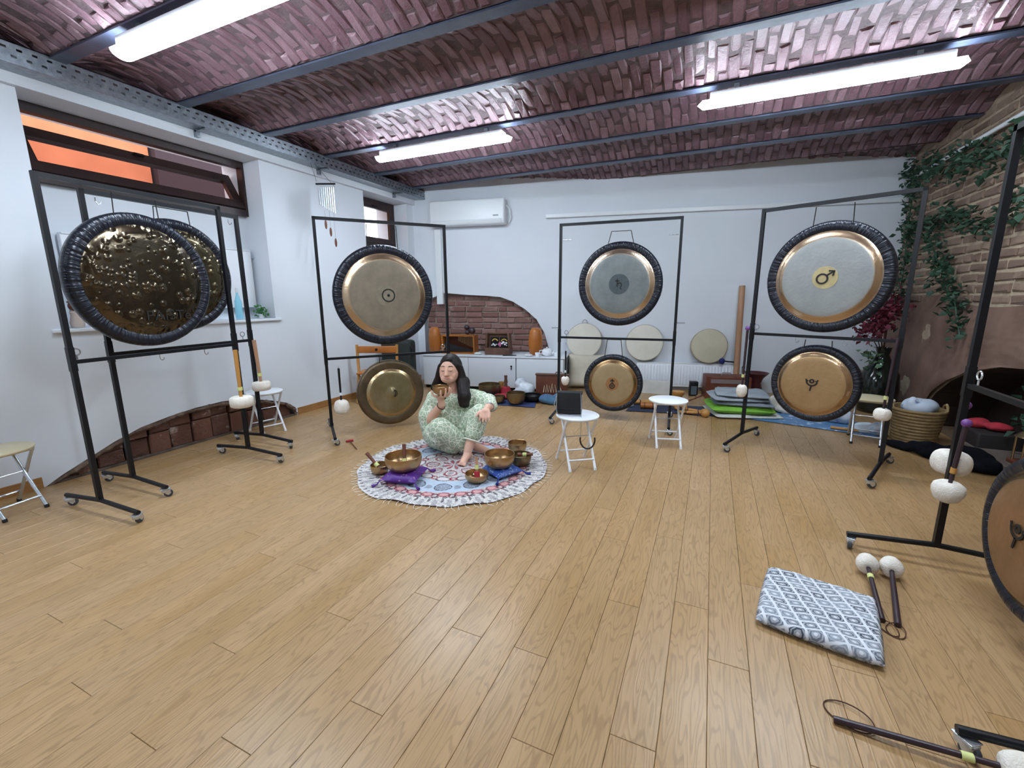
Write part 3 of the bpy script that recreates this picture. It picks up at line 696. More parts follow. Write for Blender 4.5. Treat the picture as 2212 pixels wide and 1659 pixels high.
# ---------------------------------------------------------------- folding stools
def stool(label, c, rz, seat_m, leg_m, foot_m, Hs=.47, sw=.19):
    t = thing('folding_stool', label, 'stool', (c[0], c[1], 0), rz, 'round folding stools')
    MB().lathe([(0, Hs - .022), (sw * .95, Hs - .022), (sw, Hs - .012), (sw, Hs - .004), (sw * .96, Hs), (0, Hs + .001)], 40).build('seat', seat_m, t, smooth=35)
    for i, (w_, sg) in enumerate(((.135, 1), (.115, -1))):
        pf = (lambda x_: [(x_, -sg * .115, Hs - .02), (x_, -sg * .06, Hs - .1), (x_, sg * .045, .2), (x_, sg * .165, .012)])
        for sx in (-1, 1):
            lo = MB().tube(pf(sx * w_), .0115, 10).build('leg', leg_m, t)
            MB().cyl((sx * w_, sg * .162, .022), (sx * w_, sg * .167, 0.0), .014, n=10).build('foot_cap', foot_m, lo)
        MB().cyl((-w_, sg * .13, .09), (w_, sg * .13, .09), .008, n=8).build('stretcher', leg_m, t)
        MB().cyl((-w_, -sg * .112, Hs - .03), (w_, -sg * .112, Hs - .03), .008, n=8).build('top_rail', leg_m, t)
    MB().cyl((-.136, -.005, .27), (.136, -.005, .27), .005, n=8).build('pivot_rod', CHROME, t)
    return t
SEATT = basic('cream_seat', '#c9bfa0', .4, 0, '#bdb18f', 9)
stool('white folding stool carrying the black bag', (-1.02, 3.68), math.atan2(.146, .21), WHITEM, WHITEM, WHITEP)
stool('empty white folding stool right of the bag stool', (-.335, 4.60), math.atan2(.085, .3), WHITEM, WHITEM, WHITEP)
stool('white folding stool against the left wall, behind a hanging mallet', (-4.56, 3.28), R(75), WHITEM, WHITEM, WHITEP)
stool('cream-topped metal stool cut by the left edge', (-4.5, 1.18), R(100), SEATT, CHROME, BLACKR)
stool('cream-topped metal stool behind the low right gong', (1.55, 5.48), R(-12), SEATT, CHROME, BLACKR)

# ---------------------------------------------------------------- soft shapes
def remesh(mb, voxel=.008, it=6, fold=0, seed=0):
    me = mb.mesh('tmp'); o = bpy.data.objects.new('tmp', me); COL.objects.link(o)
    r = o.modifiers.new('r', 'REMESH'); r.mode = 'VOXEL'; r.voxel_size = voxel; r.adaptivity = 0
    if it: s_ = o.modifiers.new('s', 'SMOOTH'); s_.iterations = it; s_.factor = .5
    dg = bpy.context.evaluated_depsgraph_get(); n = bpy.data.meshes.new_from_object(o.evaluated_get(dg)); bpy.data.objects.remove(o); bpy.data.meshes.remove(me)
    if fold:
        rr = random.Random(seed); W = [(Vector((rr.uniform(-1, 1), rr.uniform(-1, 1), rr.uniform(-1, 1))).normalized() * rr.uniform(25, 60), rr.uniform(0, 6)) for _ in range(5)]
        nv = [v.normal.copy() for v in n.vertices]
        for v, nn in zip(n.vertices, nv):
            a = sum(math.sin(k.dot(v.co) + ph + 1.3 * math.sin(k.yzx.dot(v.co) * .4)) for k, ph in W) / 5; v.co += nn * a * fold
    for p in n.polygons: p.use_smooth = True
    return n
def soft(name, mb, mat, parent=None, loc=(0, 0, 0), rz=0, voxel=.012, it=6, fold=.0, seed=0):
    me = remesh(mb, voxel, it, fold, seed); me.materials.clear(); me.materials.append(mat); return link(name, me, parent, loc, (0, 0, rz))
def pillow(w, d, h, n=16, wrinkle=.0, seed=0, p=.5, pin=.07):
    m = MB(); rr = random.Random(seed); ph = [rr.uniform(0, 6) for _ in range(4)]
    for side in (1, -1):
        for i in range(n + 1):
            for j in range(n + 1):
                a, b = -1 + 2 * i / n, -1 + 2 * j / n
                k = ((1 - a ** 4) * (1 - b ** 4)) ** p
                sx = 1 - pin * (1 - b * b) * abs(a) ; sy = 1 - pin * (1 - a * a) * abs(b)
                z = h / 2 + side * h / 2 * k
                if side > 0: z += wrinkle * k * (math.sin(7 * a + 3 * b + ph[0]) + math.sin(9 * b - 4 * a + ph[1]) + math.sin(15 * a + 11 * b + ph[2]) * .6)
                m.v.append((a * w / 2 * sx, b * d / 2 * sy, max(0, z) if side < 0 else z))
    N = (n + 1) ** 2
    for q in (0, 1):
        for i in range(n):
            for j in range(n):
                a = q * N + i * (n + 1) + j; f = (a, a + n + 1, a + n + 2, a + 1); m.f.append(f if q == 0 else f[::-1])
    return m
def weld(mb, name, mat, parent=None, loc=(0, 0, 0), rz=0, rot=None):
    me = mb.mesh(name); bm = bmesh.new(); bm.from_mesh(me); bmesh.ops.remove_doubles(bm, verts=bm.verts[:], dist=1e-5); bmesh.ops.recalc_face_normals(bm, faces=bm.faces[:]); bm.to_mesh(me); bm.free()
    sm(me, 75); me.materials.append(mat); return link(name, me, parent, loc, rot or (0, 0, rz))

# ---------------------------------------------------------------- round tapestry
def m_rug():
    n = NM('printed_cotton', .9, 0, .15); s = n.xyz(n.co()); x, y = s[0], s[1]
    r = n.vm('LENGTH', n.comb(x, y, 0.)); th = n.ma('MULTIPLY', n.ma('ARCTAN2', y, x), 1 / (2 * math.pi))
    wob = n.ma('MULTIPLY', n.ma('SUBTRACT', n.noise(n.co(), 14, 2), .5), .02)
    r2 = n.ma('ADD', r, wob); lace = n.noise(n.co(), 95, 2)
    c = n.ramp(r, [(0, '#c9c3c1'), (.36, '#b0bfd0'), (.58, '#cbbdba'), (.665, '#cfccc8'), (.9, '#cfccc8')], 'CONSTANT')
    vein = n.ramp(n.voro(n.vm('ADD', n.co(), n.comb(wob, wob, 0.)), 34, 'DISTANCE_TO_EDGE'), [(.05, 1.), (.12, 0.)])
    c = n.mix(n.ma('MULTIPLY', vein, n.ramp(r, [(0, .5), (.36, .12), (.58, .45)], 'CONSTANT')), c, '#77717c')
    def ring(c, N, r0, r1, w, col, ph=0., line=None, stripes=0, inner=None):
        u = n.ma('SUBTRACT', n.ma('FRACT', n.ma('ADD', n.ma('MULTIPLY', th, float(N)), ph)), .5)
        v = n.ma('SUBTRACT', n.ma('DIVIDE', n.ma('SUBTRACT', r2, r0), r1 - r0), .5)
        u = n.ma('ADD', u, n.ma('MULTIPLY', n.ma('MULTIPLY', v, v), .25))
        d = n.vm('LENGTH', n.comb(n.ma('DIVIDE', u, w), n.ma('DIVIDE', v, .46), 0.))
        if line: k = n.ramp(d, [(0, 0.), (1 - line, 1.), (1, 0.)], 'CONSTANT')
        else: k = n.ramp(d, [(0, 1.), (.999, 0.)], 'CONSTANT')
        if inner: c = n.mix(n.ramp(d, [(0, 1.), (1 - (line or .3), 0.)], 'CONSTANT'), c, inner)
        if stripes: k = n.ma('MULTIPLY', k, n.ramp(n.ma('FRACT', n.ma('MULTIPLY', r2, stripes)), [(0, .85), (.55, .3)], 'CONSTANT'))
        k = n.ma('MULTIPLY', k, n.ramp(lace, [(.36, .25), (.52, .95)]))
        return n.mix(k, c, col)
    c = ring(c, 44, .70, .82, .2, '#6f6a76', 0., None, 90)
    c = ring(c, 44, .68, .76, .1, '#4c4652', .5)
    c = ring(c, 88, .80, .835, .2, '#57515e', .25)
    c = ring(c, 30, .575, .665, .42, '#96424e', 0., .4, 0, '#c99a9a')
    c = ring(c, 30, .60, .69, .22, '#5d2b38', .5, .5)
    c = ring(c, 60, .655, .69, .3, '#4a434e', .25)
    c = ring(c, 13, .40, .56, .3, '#494450', 0., None, 110, None)
    c = ring(c, 13, .41, .55, .32, '#3c3743', 0., .14)
    c = ring(c, 13, .45, .53, .12, '#57515e', .5, None, 120)
    c = ring(c, 12, .27, .37, .4, '#3d3540', 0., .25, 0, '#c8c3c6')
    c = ring(c, 12, .28, .355, .2, '#8f2f3c', .5, .5)
    c = ring(c, 8, .12, .27, .38, '#7c2a38', 0., .3, 0, '#cfc4c2')
    c = ring(c, 8, .14, .24, .18, '#443c48', 0., None, 130)
    c = ring(c, 8, .0, .12, .3, '#4a3f49', .5, .3, 0, '#a2505a')
    n.set('Base Color', c); n.bump(n.noise(n.co(), 180, 1), .2, .003); return n.m
RUGC = Vector((-2.03, 3.22, 0))
rug = thing('tapestry', 'round paisley-printed cotton tapestry spread on the floor under the woman', 'rug', RUGC)
m = MB(); NR, NA = 14, 120
def rug_edge(a): return .835 + .008 * math.sin(9 * a) + .006 * math.sin(17 * a + 1) - .03 * max(0, math.cos(a + R(80))) ** 12 + .02 * max(0, math.cos(a - R(245))) ** 20
for i in range(NR + 1):
    for j in range(NA):
        a = 2 * math.pi * j / NA; r = rug_edge(a) * i / NR
        m.v.append((r * math.cos(a), r * math.sin(a), .004 + .006 * (i / NR) ** 6 * (1 + math.sin(13 * a) * math.sin(5 * a)) + .0015 * math.sin(9 * r + 4 * a)))
for i in range(NR):
    for j in range(NA):
        a, b = i * NA + j, i * NA + (j + 1) % NA; m.f.append((a, b, b + NA, a + NA))
m.build('cloth', m_rug(), rug, smooth=80, fix=False)
m = MB()
for j in range(96):
    a = 2 * math.pi * (j + random.uniform(-.2, .2)) / 96; r = rug_edge(a) - .005; a2 = a + random.uniform(-.04, .04)
    m.tube([(r * math.cos(a), r * math.sin(a), .007), ((r + .03) * math.cos(a), (r + .03) * math.sin(a), .006), ((r + .06) * math.cos(a2), (r + .06) * math.sin(a2), .003)], .0022, 4)
stuff(m.build('fringe', basic('cream_thread', '#e6e0d4', .9), rug))

# ---------------------------------------------------------------- singing bowls and their pads
def bowl_mat(name, a, b, rough=.3):
    n = NM(name, rough, .9); v = n.co(); k = n.noise(v, 8, 3)
    n.set('Base Color', n.mix(k, a, b)); n.bump(n.voro(v, 38, 'SMOOTH_F1', .8), .35, .006); return n.m
BW1 = bowl_mat('hammered_brass', '#c0a27a', '#a5865d'); BW2 = bowl_mat('dark_brass', '#93805f', '#75654b', .38)
def bowl(label, pos, Rb, Hb, mat=BW1, flare=1., parent=None):
    o = [(0, 0), (.35, .0), (.6, .05), (.82, .2), (.95, .45), (1., .75), (.985 * flare, 1.)]
    inn = [(.955 * flare, 1.), (.965, .75), (.915, .47), (.78, .24), (.56, .1), (.3, .06), (0, .06)]
    t = thing('singing_bowl', label, 'singing bowl', pos, 0, 'brass singing bowls')
    MB().lathe([(r * Rb, z * Hb) for r, z in o + inn], 48).build('bowl', mat, t, smooth=50)
    MB().tube([(Rb * .97 * flare * math.cos(a), Rb * .97 * flare * math.sin(a), Hb) for a in [2 * math.pi * i / 48 for i in range(48)]], Rb * .028, 6, closed=True).build('lip', mat, t)
    return t
PURP = basic('purple_satin', '#5c2490', .45, 0, '#4a1a78', 7, .2, 30); 
def brocade(name, a, b, g, sc):
    n = NM(name, .5); v = n.co(); k = n.ramp(n.voro(v, sc, 'F1', .9), [(.34, 1.), (.46, 0.)]); k2 = n.ramp(n.noise(v, sc * 2.5, 3), [(.5, 0.), (.6, 1.)])
    n.set('Base Color', n.mix(n.ma('MULTIPLY', n.ma('MULTIPLY', k, k2), .8), n.mix(n.noise(v, 6), a, b), g)); n.bump(n.noise(v, 40), .2, .004); return n.m
PB = brocade('purple_brocade', '#5a2590', '#471a74', '#c9a4b4', 16); BB = brocade('blue_brocade', '#25489a', '#1c3a80', '#9fc0d8', 22)
def pad(label, pos, w, d, h, rz, mat, tm):
    t = thing('bowl_pad', label, 'cushion', pos, rz, 'small brocade bowl cushions')
    weld(pillow(w, d, h, 12, .002), 'cover', mat, t)
    for sx, sy in ((1, 1), (1, -1), (-1, 1), (-1, -1)):
        a = math.atan2(sy * d, sx * w); c_, s_ = math.cos(a), math.sin(a)
        MB().tube([(sx * w * .47, sy * d * .47, h * .5), (sx * w * .5 + c_ * .02, sy * d * .5 + s_ * .02, .012), (sx * w * .5 + c_ * .06, sy * d * .5 + s_ * .06, .01)], [.004, .008, .014], 6).build('tassel', tm, t)
pad('purple brocade cushion under the largest bowl', (-2.24, 2.775, .008), .31, .31, .085, R(15), PB, PURP)
pad('blue brocade cushion under the bowl at the right of the rug', (-1.545, 3.20, .008), .27, .27, .07, R(62), BB, basic('navy_thread', '#1d2f7c', .8))
bowl('largest brass bowl, on the purple cushion', (-2.255, 2.79, .083), .152, .125)
bowl('small brass bowl left of the purple cushion', (-2.515, 2.79, .008), .08, .078)
bowl('bright brass bowl on the blue cushion', (-1.56, 3.19, .07), .13, .12)
bowl('dark brass bowl behind the blue cushion', (-1.475, 3.45, .008), .098, .1, BW2)
bowl('small brass bowl farthest right on the rug', (-1.63, 3.735, .008), .092, .1)
bowl('low brass bowl nearest the front of the rug', (-1.665, 2.975, .008), .097, .07)
def striker(label, a, b, hm, fm=REDF, hr=.014, hl=.06, hd=.028):
    a, b = Vector(a), Vector(b); L = (b - a).length
    t = thing('bowl_striker', label, 'mallet', a, 0, 'bowl strikers', (b - a).to_track_quat('Z', 'Y').to_euler())
    MB().lathe([(0, 0), (hd * .9, 0), (hd, .006), (hd, hl - .006), (hd * .9, hl), (0, hl)], 16).build('head', fm, t)
    MB().tube([(0, 0, hl * .8), (0, 0, L * .6), (0, 0, L)], [hr * .8, hr * .85, hr], 10).build('handle', hm, t)
    MB().cyl((0, 0, hl + .015), (0, 0, hl + .05), hr * 1.25, n=10).build('band', YELLOW, t)
striker('striker with a red felt head standing in the largest bowl', (-2.235, 2.775, .098), (-2.29, 2.85, .28), WOODB, hr=.016, hl=.035, hd=.038)
striker('brown striker leaning out of the small left bowl', (-2.495, 2.79, .03), (-2.66, 2.80, .165), WOODB, WOODB, hr=.016, hl=.04, hd=.02)
striker('red striker standing in the front bowl', (-1.655, 2.965, .018), (-1.69, 3.02, .2), WOODT, REDF, hr=.013, hl=.075, hd=.024)
striker('wooden striker lying across the dark bowl', (-1.49, 3.42, .11), (-1.36, 3.46, .12), WOODB, WOODB, hr=.014, hl=.03, hd=.018)

# ---------------------------------------------------------------- the seated woman
def m_skin():
    n = NM('skin', .5, 0, .35); v = n.co(); n.set('Base Color', n.mix(n.noise(v, 12, 3), '#e0b6a1', '#d3a48e')); n.set('Subsurface Weight', .12); n.set('Subsurface Radius', (.02, .008, .004)); return n.m
def m_leafprint():
    n = NM('leaf_print', .85, 0, .2); v = n.co()
    w_ = n.vm('ADD', n.mapv(v, (1, 1, 1)), n.vm('MULTIPLY', n.comb(n.noise(v, 9, 2), n.noise(n.mapv(v, (1, 1, 1), (3, 5, 1)), 9, 2), n.noise(n.mapv(v, (1, 1, 1), (7, 2, 9)), 9, 2)), n.comb(.07, .07, .07)))
    a = n.ramp(n.voro(w_, 23, 'DISTANCE_TO_EDGE'), [(.035, 1.), (.08, 0.)])
    b = n.ramp(n.ma('ABSOLUTE', n.ma('SINE', n.ma('MULTIPLY', n.voro(w_, 15, 'F1'), 24.))), [(.16, 1.), (.32, 0.)])
    k = n.ma('MAXIMUM', a, n.ma('MULTIPLY', b, .9))
    base = n.mix(n.noise(v, 7, 3), '#8fa488', '#a3b59a')
    n.set('Base Color', n.mix(k, base, '#e4e6d6')); n.bump(n.noise(v, 26, 3), .35, .01); return n.m
def m_hair():
    n = NM('dark_hair', .48, 0, .35); v = n.co(); k = n.noise(n.mapv(v, (60, 60, 5)), 1.2, 3); n.set('Base Color', n.mix(k, '#0c0708', '#1d1312')); n.bump(k, .6, .01); return n.m
SKIN, PRINT, HAIR = m_skin(), m_leafprint(), m_hair()
wm = thing('person', 'woman in a sage leaf-print set sitting cross-legged on the rug, lifting a bowl', 'person', (-2.389, 3.653, .008), YAW)
HC = Vector((.066, -.062, .785)); HR = Vector((.098, .11, .134)); FA = R(-9)
def hp(a, b, out=0.):
    k = max(0, 1 - (a / HR.x) ** 2 - (b / HR.z) ** 2); p = Vector((a, -HR.y * math.sqrt(k) - out, b)); p.rotate(Euler((R(-4), 0, FA))); return HC + p
b = MB()
b.ball(HC, tuple(HR), 24, 16, Matrix.Rotation(FA, 4, 'Z') @ Matrix.Rotation(R(-4), 4, 'X'))
b.ball(hp(0, -.07, -.048), (.077, .064, .054)); b.ball(hp(0, -.105, -.03), (.036, .03, .022))
for sx in (-1, 1): b.ball(hp(sx * .048, -.04, -.034), (.036, .034, .042)); b.ball(hp(sx * .037, .012, -.014), (.021, .018, .014)); b.caps(hp(sx * .018, .042, -.012), hp(sx * .058, .04, -.012), .014, .011)
b.caps(hp(0, .022, -.004), hp(0, -.03, .014), .012, .017); b.ball(hp(0, -.034, .018), (.018, .017, .014)); b.ball(hp(-.017, -.039, .004), .011); b.ball(hp(.017, -.039, .004), .011)
b.ball(hp(0, -.078, -.008), (.032, .016, .016))
for sx in (-1, 1): b.ball(HC + Vector((sx * .088, .0, -.01)), (.014, .024, .036))
b.caps((.108, .0, .545), (.082, -.028, .69), .068, .06); b.ball((.108, -.035, .54), (.1, .075, .06))
b.ball((.098, -.01, .45), (.17, .1, .15)); b.ball((.06, -.02, .27), (.15, .12, .16)); b.ball((.02, -.02, .13), (.18, .14, .12))
b.caps((-.1, 0, .5), (.29, 0, .51), .05, .05)
b.caps((-.115, 0, .5), (-.155, -.1, .285), .055, .05); b.caps((-.155, -.1, .285), (.008, -.26, .488), .053, .034)          # right arm
b.caps((.295, 0, .51), (.478, -.1, .462), .055, .048); b.caps((.478, -.1, .462), (.464, -.265, .462), .048, .034)            # left arm
# right hand cupped under the bowl
b.caps((.008, -.262, .497), (.004, -.28, .56), .032, .036); b.ball((.006, -.285, .572), (.044, .036, .022))
for th_, tp in ((8, .648), (38, .662), (68, .664), (97, .65), (-62, .636)):
    q = lambda r_, z_: (.01 + r_ * math.sin(R(th_)), -.29 - r_ * math.cos(R(th_)), z_)
    b.caps(q(.03, .573), q(.07, .588), .0125, .0112); b.caps(q(.07, .588), q(.09, .62), .0112, .0102); b.caps(q(.09, .62), q(.0905, tp), .0102, .009)
# left hand resting over the knee
b.caps((.464, -.265, .464), (.45, -.33, .478), .033, .035); b.caps((.45, -.33, .478), (.428, -.4, .455), .037, .03); b.ball((.43, -.395, .458), (.046, .036, .026))
for i in range(4):
    x0 = .39 + i * .026; k1 = (x0 - .004 + .002 * i, -.448, .415 - .006 * (1 if i in (1, 2) else 0)); k2 = (x0 - .012 + .005 * i, -.455, .372 + (.012 if i in (0, 3) else 0))
    b.caps((x0, -.418, .45), k1, .0128, .0116); b.caps(k1, k2, .0116, .0094)
b.caps((.405, -.37, .46), (.366, -.425, .452), .0155, .0125); b.caps((.366, -.425, .452), (.35, -.45, .425), .0125, .01)
# legs
b.caps((.12, -.05, .14), (.37, -.33, .42), .1, .072); b.caps((.37, -.33, .42), (.262, -.465, .085), .066, .039)
b.caps((.262, -.46, .08), (.272, -.44, .042), .039, .034); b.caps((.262, -.475, .07), (.238, -.535, .038), .037, .032); b.caps((.238, -.535, .035), (.226, -.575, .027), .036, .027)
for i in range(5): b.caps((.204 + i * .012, -.578 + .004 * abs(i - 3), .022), (.194 + i * .0135, -.606 + .006 * (4 - i), .016), .0115 if i else .011, .0095 if i < 4 else .013)
b.caps((-.1, -.05, .14), (.0, -.38, .3), .11, .08); b.caps((.0, -.38, .3), (.33, -.26, .075), .075, .042)
b.caps((.335, -.25, .06), (.40, -.285, .045), .042, .036); b.caps((.40, -.285, .042), (.455, -.315, .032), .036, .028); b.ball((.325, -.235, .045), .036)
for i in range(5): b.caps((.452 + .004 * i, -.334 + i * .011, .03), (.478 + .003 * (4 - i), -.344 + i * .013, .026), .011, .0095 if i else .0125)
soft('body', b, SKIN, wm, voxel=.0055, it=3)
# clothes
c = MB()
c.ball((.1, -.015, .45), (.205, .135, .155)); c.ball((.07, -.035, .28), (.2, .165, .18)); c.ball((.05, -.03, .16), (.21, .19, .11))
c.caps((.1, .005, .555), (-.1, .005, .5), .06, .072); c.caps((.1, .005, .555), (.29, .005, .51), .06, .072); c.caps((-.03, -.04, .48), (.22, -.04, .48), .085, .085)
c.caps((-.11, 0, .495), (-.155, -.07, .33), .078, .096); c.caps((-.165, -.07, .33), (-.17, -.075, .235), .1, .08); c.caps((-.17, -.05, .3), (-.15, -.03, .14), .09, .09)
c.caps((.295, 0, .505), (.43, -.085, .465), .078, .08); c.caps((.44, -.085, .475), (.474, -.175, .455), .082, .064); c.caps((.36, -.03, .48), (.3, -.06, .32), .09, .09)
soft('tunic', c, PRINT, wm, voxel=.009, it=4, fold=.006, seed=4)
c = MB()
c.ball((.02, .0, .12), (.23, .2, .125)); c.caps((.13, -.05, .14), (.365, -.315, .4), .125, .1); c.caps((.37, -.33, .41), (.335, -.375, .29), .1, .088); c.caps((.335, -.375, .29), (.32, -.393, .25), .088, .084)
c.caps((-.1, -.04, .13), (-.03, -.33, .22), .135, .125); c.caps((-.03, -.33, .23), (.01, -.375, .29), .12, .105); c.caps((.0, -.375, .28), (.2, -.325, .13), .11, .088); c.caps((.2, -.325, .13), (.245, -.3, .115), .085, .075); c.caps((-.1, -.1, .1), (.1, -.28, .09), .1, .09)
me = remesh(c, .009, 4, .006, 9)
for v in me.vertices: v.co.z = max(v.co.z, .002)
me.materials.clear(); me.materials.append(PRINT); link('trousers', me, wm)
def hemring(c_, ax, ra, rb, name):
    ax = Vector(ax).normalized(); u_ = ax.orthogonal().normalized(); v_ = ax.cross(u_)
    MB().tube([Vector(c_) + u_ * ra * math.cos(a) + v_ * rb * math.sin(a) for a in [2 * math.pi * i / 24 for i in range(24)]], .007, 6, closed=True).build(name, basic('cream_hem', '#dfe2d2', .9), wm)
hemring((.302, -.416, .185), (.11, .135, .335), .074, .074, 'trouser_hem')
# hair
h = MB()
h.ball(HC + Vector((.01, .027, .028)), (.113, .114, .138), 24, 16, Matrix.Rotation(FA, 4, 'Z')); h.ball(HC + Vector((.02, .055, -.03)), (.105, .09, .13))
h.caps(HC + Vector((.012, -.045, .112)), HC + Vector((.09, -.026, .05)), .03, .026); h.caps(HC + Vector((.0, -.045, .112)), HC + Vector((-.078, -.026, .055)), .03, .024); h.caps(HC + Vector((.105, -.012, .03)), (.19, -.07, .66), .03, .052); h.caps((.185, -.075, .67), (.215, -.15, .54), .062, .066); h.caps((.215, -.145, .55), (.215, -.17, .475), .066, .046); h.caps((.2, -.02, .66), (.2, -.1, .55), .06, .06)
h.caps((.225, -.16, .53), (.235, -.178, .465), .04, .03); h.caps((.18, -.155, .53), (.185, -.178, .465), .036, .024)
h.caps(HC + Vector((-.09, .005, .04)), (-.062, .01, .66), .028, .046); h.caps((-.06, .01, .67), (-.105, .02, .6), .048, .042); h.caps((-.06, .03, .66), (.0, .03, .58), .055, .06)
h.caps((-.02, -.06, .6), (.0, -.12, .53), .035, .03)
soft('hair', h, HAIR, wm, voxel=.007, it=3, fold=.003, seed=2)
LASH = basic('lash', '#3a2420', .7); LIP = basic('lips', '#b4666a', .4)
for sx in (-1, 1):
    MB().tube([hp(sx * (.02 + .034 * i / 6), .008 - .007 * math.sin(math.pi * i / 6), .004) for i in range(7)], [.0012, .0018, .002, .0022, .0022, .002, .0014], 5).build('eyelash_line', LASH, wm)
    MB().tube([hp(sx * (.016 + .044 * i / 6), .043 + .006 * math.sin(math.pi * i / 6), .003) for i in range(7)], [.002, .003, .0035, .0035, .003, .0025, .0015], 5).build('eyebrow', LASH, wm)
MB().tube([hp(-.031 + .062 * i / 8, -.073 + .007 * abs(i - 4) / 4, .0145) for i in range(9)], [.001, .003, .0045, .005, .0045, .005, .0045, .003, .001], 6).build('upper_lip', LIP, wm)
MB().tube([hp(-.025 + .05 * i / 6, -.084 + .006 * abs(i - 3) / 3, .013) for i in range(7)], [.001, .004, .0055, .006, .0055, .004, .001], 6).build('lower_lip', LIP, wm)
def band(c_, ax, r_, th, mat, name):
    ax = Vector(ax).normalized(); u_ = ax.orthogonal().normalized(); v_ = ax.cross(u_)
    return MB().tube([Vector(c_) + (u_ * math.cos(a) + v_ * math.sin(a)) * r_ for a in [2 * math.pi * i / 20 for i in range(20)]], th, 6, closed=True).build(name, mat, wm)
band((-.001, -.25, .474), (.16, -.16, .2), .039, .005, basic('dark_bracelet', '#43191b', .5), 'bracelet')
band((.465, -.25, .462), (.02, .17, .01), .0385, .006, CHROME, 'watch_strap')
MB().lathe([(0, 0), (.018, 0), (.02, .004), (.018, .009), (0, .009)], 16, Matrix.Translation((.466, -.27, .498))).build('watch', CHROME, wm)
bowl('small brass bowl lifted in the woman\'s hand', (0, 0, 0), .078, .078)
ob = COL.objects['singing_bowl.006']; v = Vector((.01, -.29, .592)); v.rotate(Euler((0, 0, YAW))); ob.location = Vector((-2.389, 3.653, .012)) + v

# ---------------------------------------------------------------- bag on the stool
NAVY = basic('black_leather', '#0a0b11', .6, 0, '#101219', 9, .25, 60)
t = thing('handbag', 'black handbag with a silver chain standing on a white stool', 'handbag', (-1.085, 3.645, .471), R(12))
MB().rbox((0, 0, .1), (.215, .075, .195), .014).build('body', NAVY, t)
MB().rbox((0, -.036, .125), (.222, .018, .15), .008, (R(-3), 0, 0)).rbox((0, 0, .2), (.222, .085, .012), .005).build('flap', NAVY, t)
for sx in (-1, 1):
    MB().tube([(sx * .108, -.05, .195), (sx * .11, -.052, .09), (sx * .107, -.048, .012)], .0035, 6).build('chain', CHROME, t)
MB().tube([(-.107, -.048, .012), (0, -.05, .008), (.107, -.048, .012)], .0035, 6).build('chain', CHROME, t)
MB().tube([(-.108, -.04, .195), (-.13, -.06, .1), (-.1, -.06, .02)], .0035, 6).build('chain', CHROME, t)
MB().tube([(.095, -.04, .205), (.105, -.075, .1), (.108, -.085, .0), (.11, -.1, -.1), (.105, -.1, -.19)], .003, 6).build('chain', CHROME, t)
MB().tube([(.158 - .053 * math.cos(a) + .006 * a, -.1, -.2 - .075 * math.sin(a)) for a in [-.35 + (math.pi + .75) * i / 14 for i in range(15)]], .007, 8).build('strap', NAVY, t)

# ---------------------------------------------------------------- cabinet and what stands on it
def oriented(name, label, cat, s, off, z=0, group=None): return thing(name, label, cat, bw(s, z, off), BWA, group)
CABW = basic('white_laminate', '#d7dde4', .4)
DISPGREY = basic('display_grey', '#8f969e', .8)  # plain grey of the air conditioner's display
cf = .72                                              # front of the cabinets, measured from the wall
for i, (s0, s1, lb) in enumerate(((.39, 1.98 - .01, 'white low cabinet behind the woman, left of the seam'), (1.98, 2.73, 'white low cabinet with its free end beside the brown case'))):
    t = oriented('cabinet', lb, 'cabinet', s0, 0, 0, 'low white cabinets'); Wd = s1 - s0
    MB().box((Wd / 2, -.36, .3), (Wd, .66, .49)).build('body', CABW, t, smooth=0)
    MB().box((Wd / 2, -.34, .027), (Wd - .02, .6, .054)).build('plinth', BLACKR, t, smooth=0)
    nd = 2 if i == 0 else 1
    for k in range(nd):
        d = MB().rbox(((k + .5) * Wd / nd, -.70, .3), (Wd / nd - .006, .018, .478), .003).build('door', CABW, t)
        if i == 0 and k == 1: MB().cyl((Wd - .07, -.71, .41), (Wd - .07, -.725, .41), .014, n=12).box((Wd - .07, -.725, .375), (.012, .004, .045)).build('key', BLACK, d)
t = oriented('laminate_board', 'thin white board covering the low cabinets', 'board', .37, 0, .545)
MB().rbox((1.19, -.365, .008), (2.4, .71, .016), .003).build('board', CABW, t)
TOP = .562
def egg(label, s, off, r, h, name='wooden_shaker_drum'):
    t = oriented(name, label, 'drum', s, off, TOP, 'barrel-shaped wooden drums')
    MB().lathe([(0, 0), (r * .62, 0), (r * .8, h * .06), (r, h * .35), (r, h * .6), (r * .82, h * .88), (r * .6, h * .985), (0, h)], 32).build('shell', ORANGE, t, smooth=60)
    MB().lathe([(0, h * .985), (r * .56, h * .99), (r * .56, h), (0, h + .003)], 24).build('top_plate', WOODT, t)
egg('orange wooden barrel drum at the left end of the cabinet', .515, .47, .105, .44)
egg('orange wooden barrel drum at the right of the cabinet', 2.24, .42, .115, .44)
t = oriented('bar_chime_box', 'honey-coloured open wooden box strung with brass rods', 'instrument', .93, .38, TOP, None)
for a in (((-.0, -.0, .01), (.58, .26, .02)), ((.0, 0, .3), (.58, .22, .018)), ((-.28, 0, .155), (.02, .22, .28)), ((.28, 0, .155), (.02, .22, .28))): MB().box(*a).build('frame_board', ORANGE, t, smooth=0)
MB().box((0, .09, .155), (.54, .01, .27)).build('back_board', WOODB, t, smooth=0)
for i in range(11): MB().cyl((.0 + i * .025, -.06, .29), (.0 + i * .025, -.06, .27 - .06 - .011 * i), .006, n=6).build('rod', BW1, t)
MB().add([(-.26, -.05, .03), (.26, -.05, .03), (.26, -.05, .06), (-.05, -.05, .13), (-.26, -.05, .2)], [(0, 1, 2, 3, 4)]).build('wedge', BLACKR, t, smooth=0)
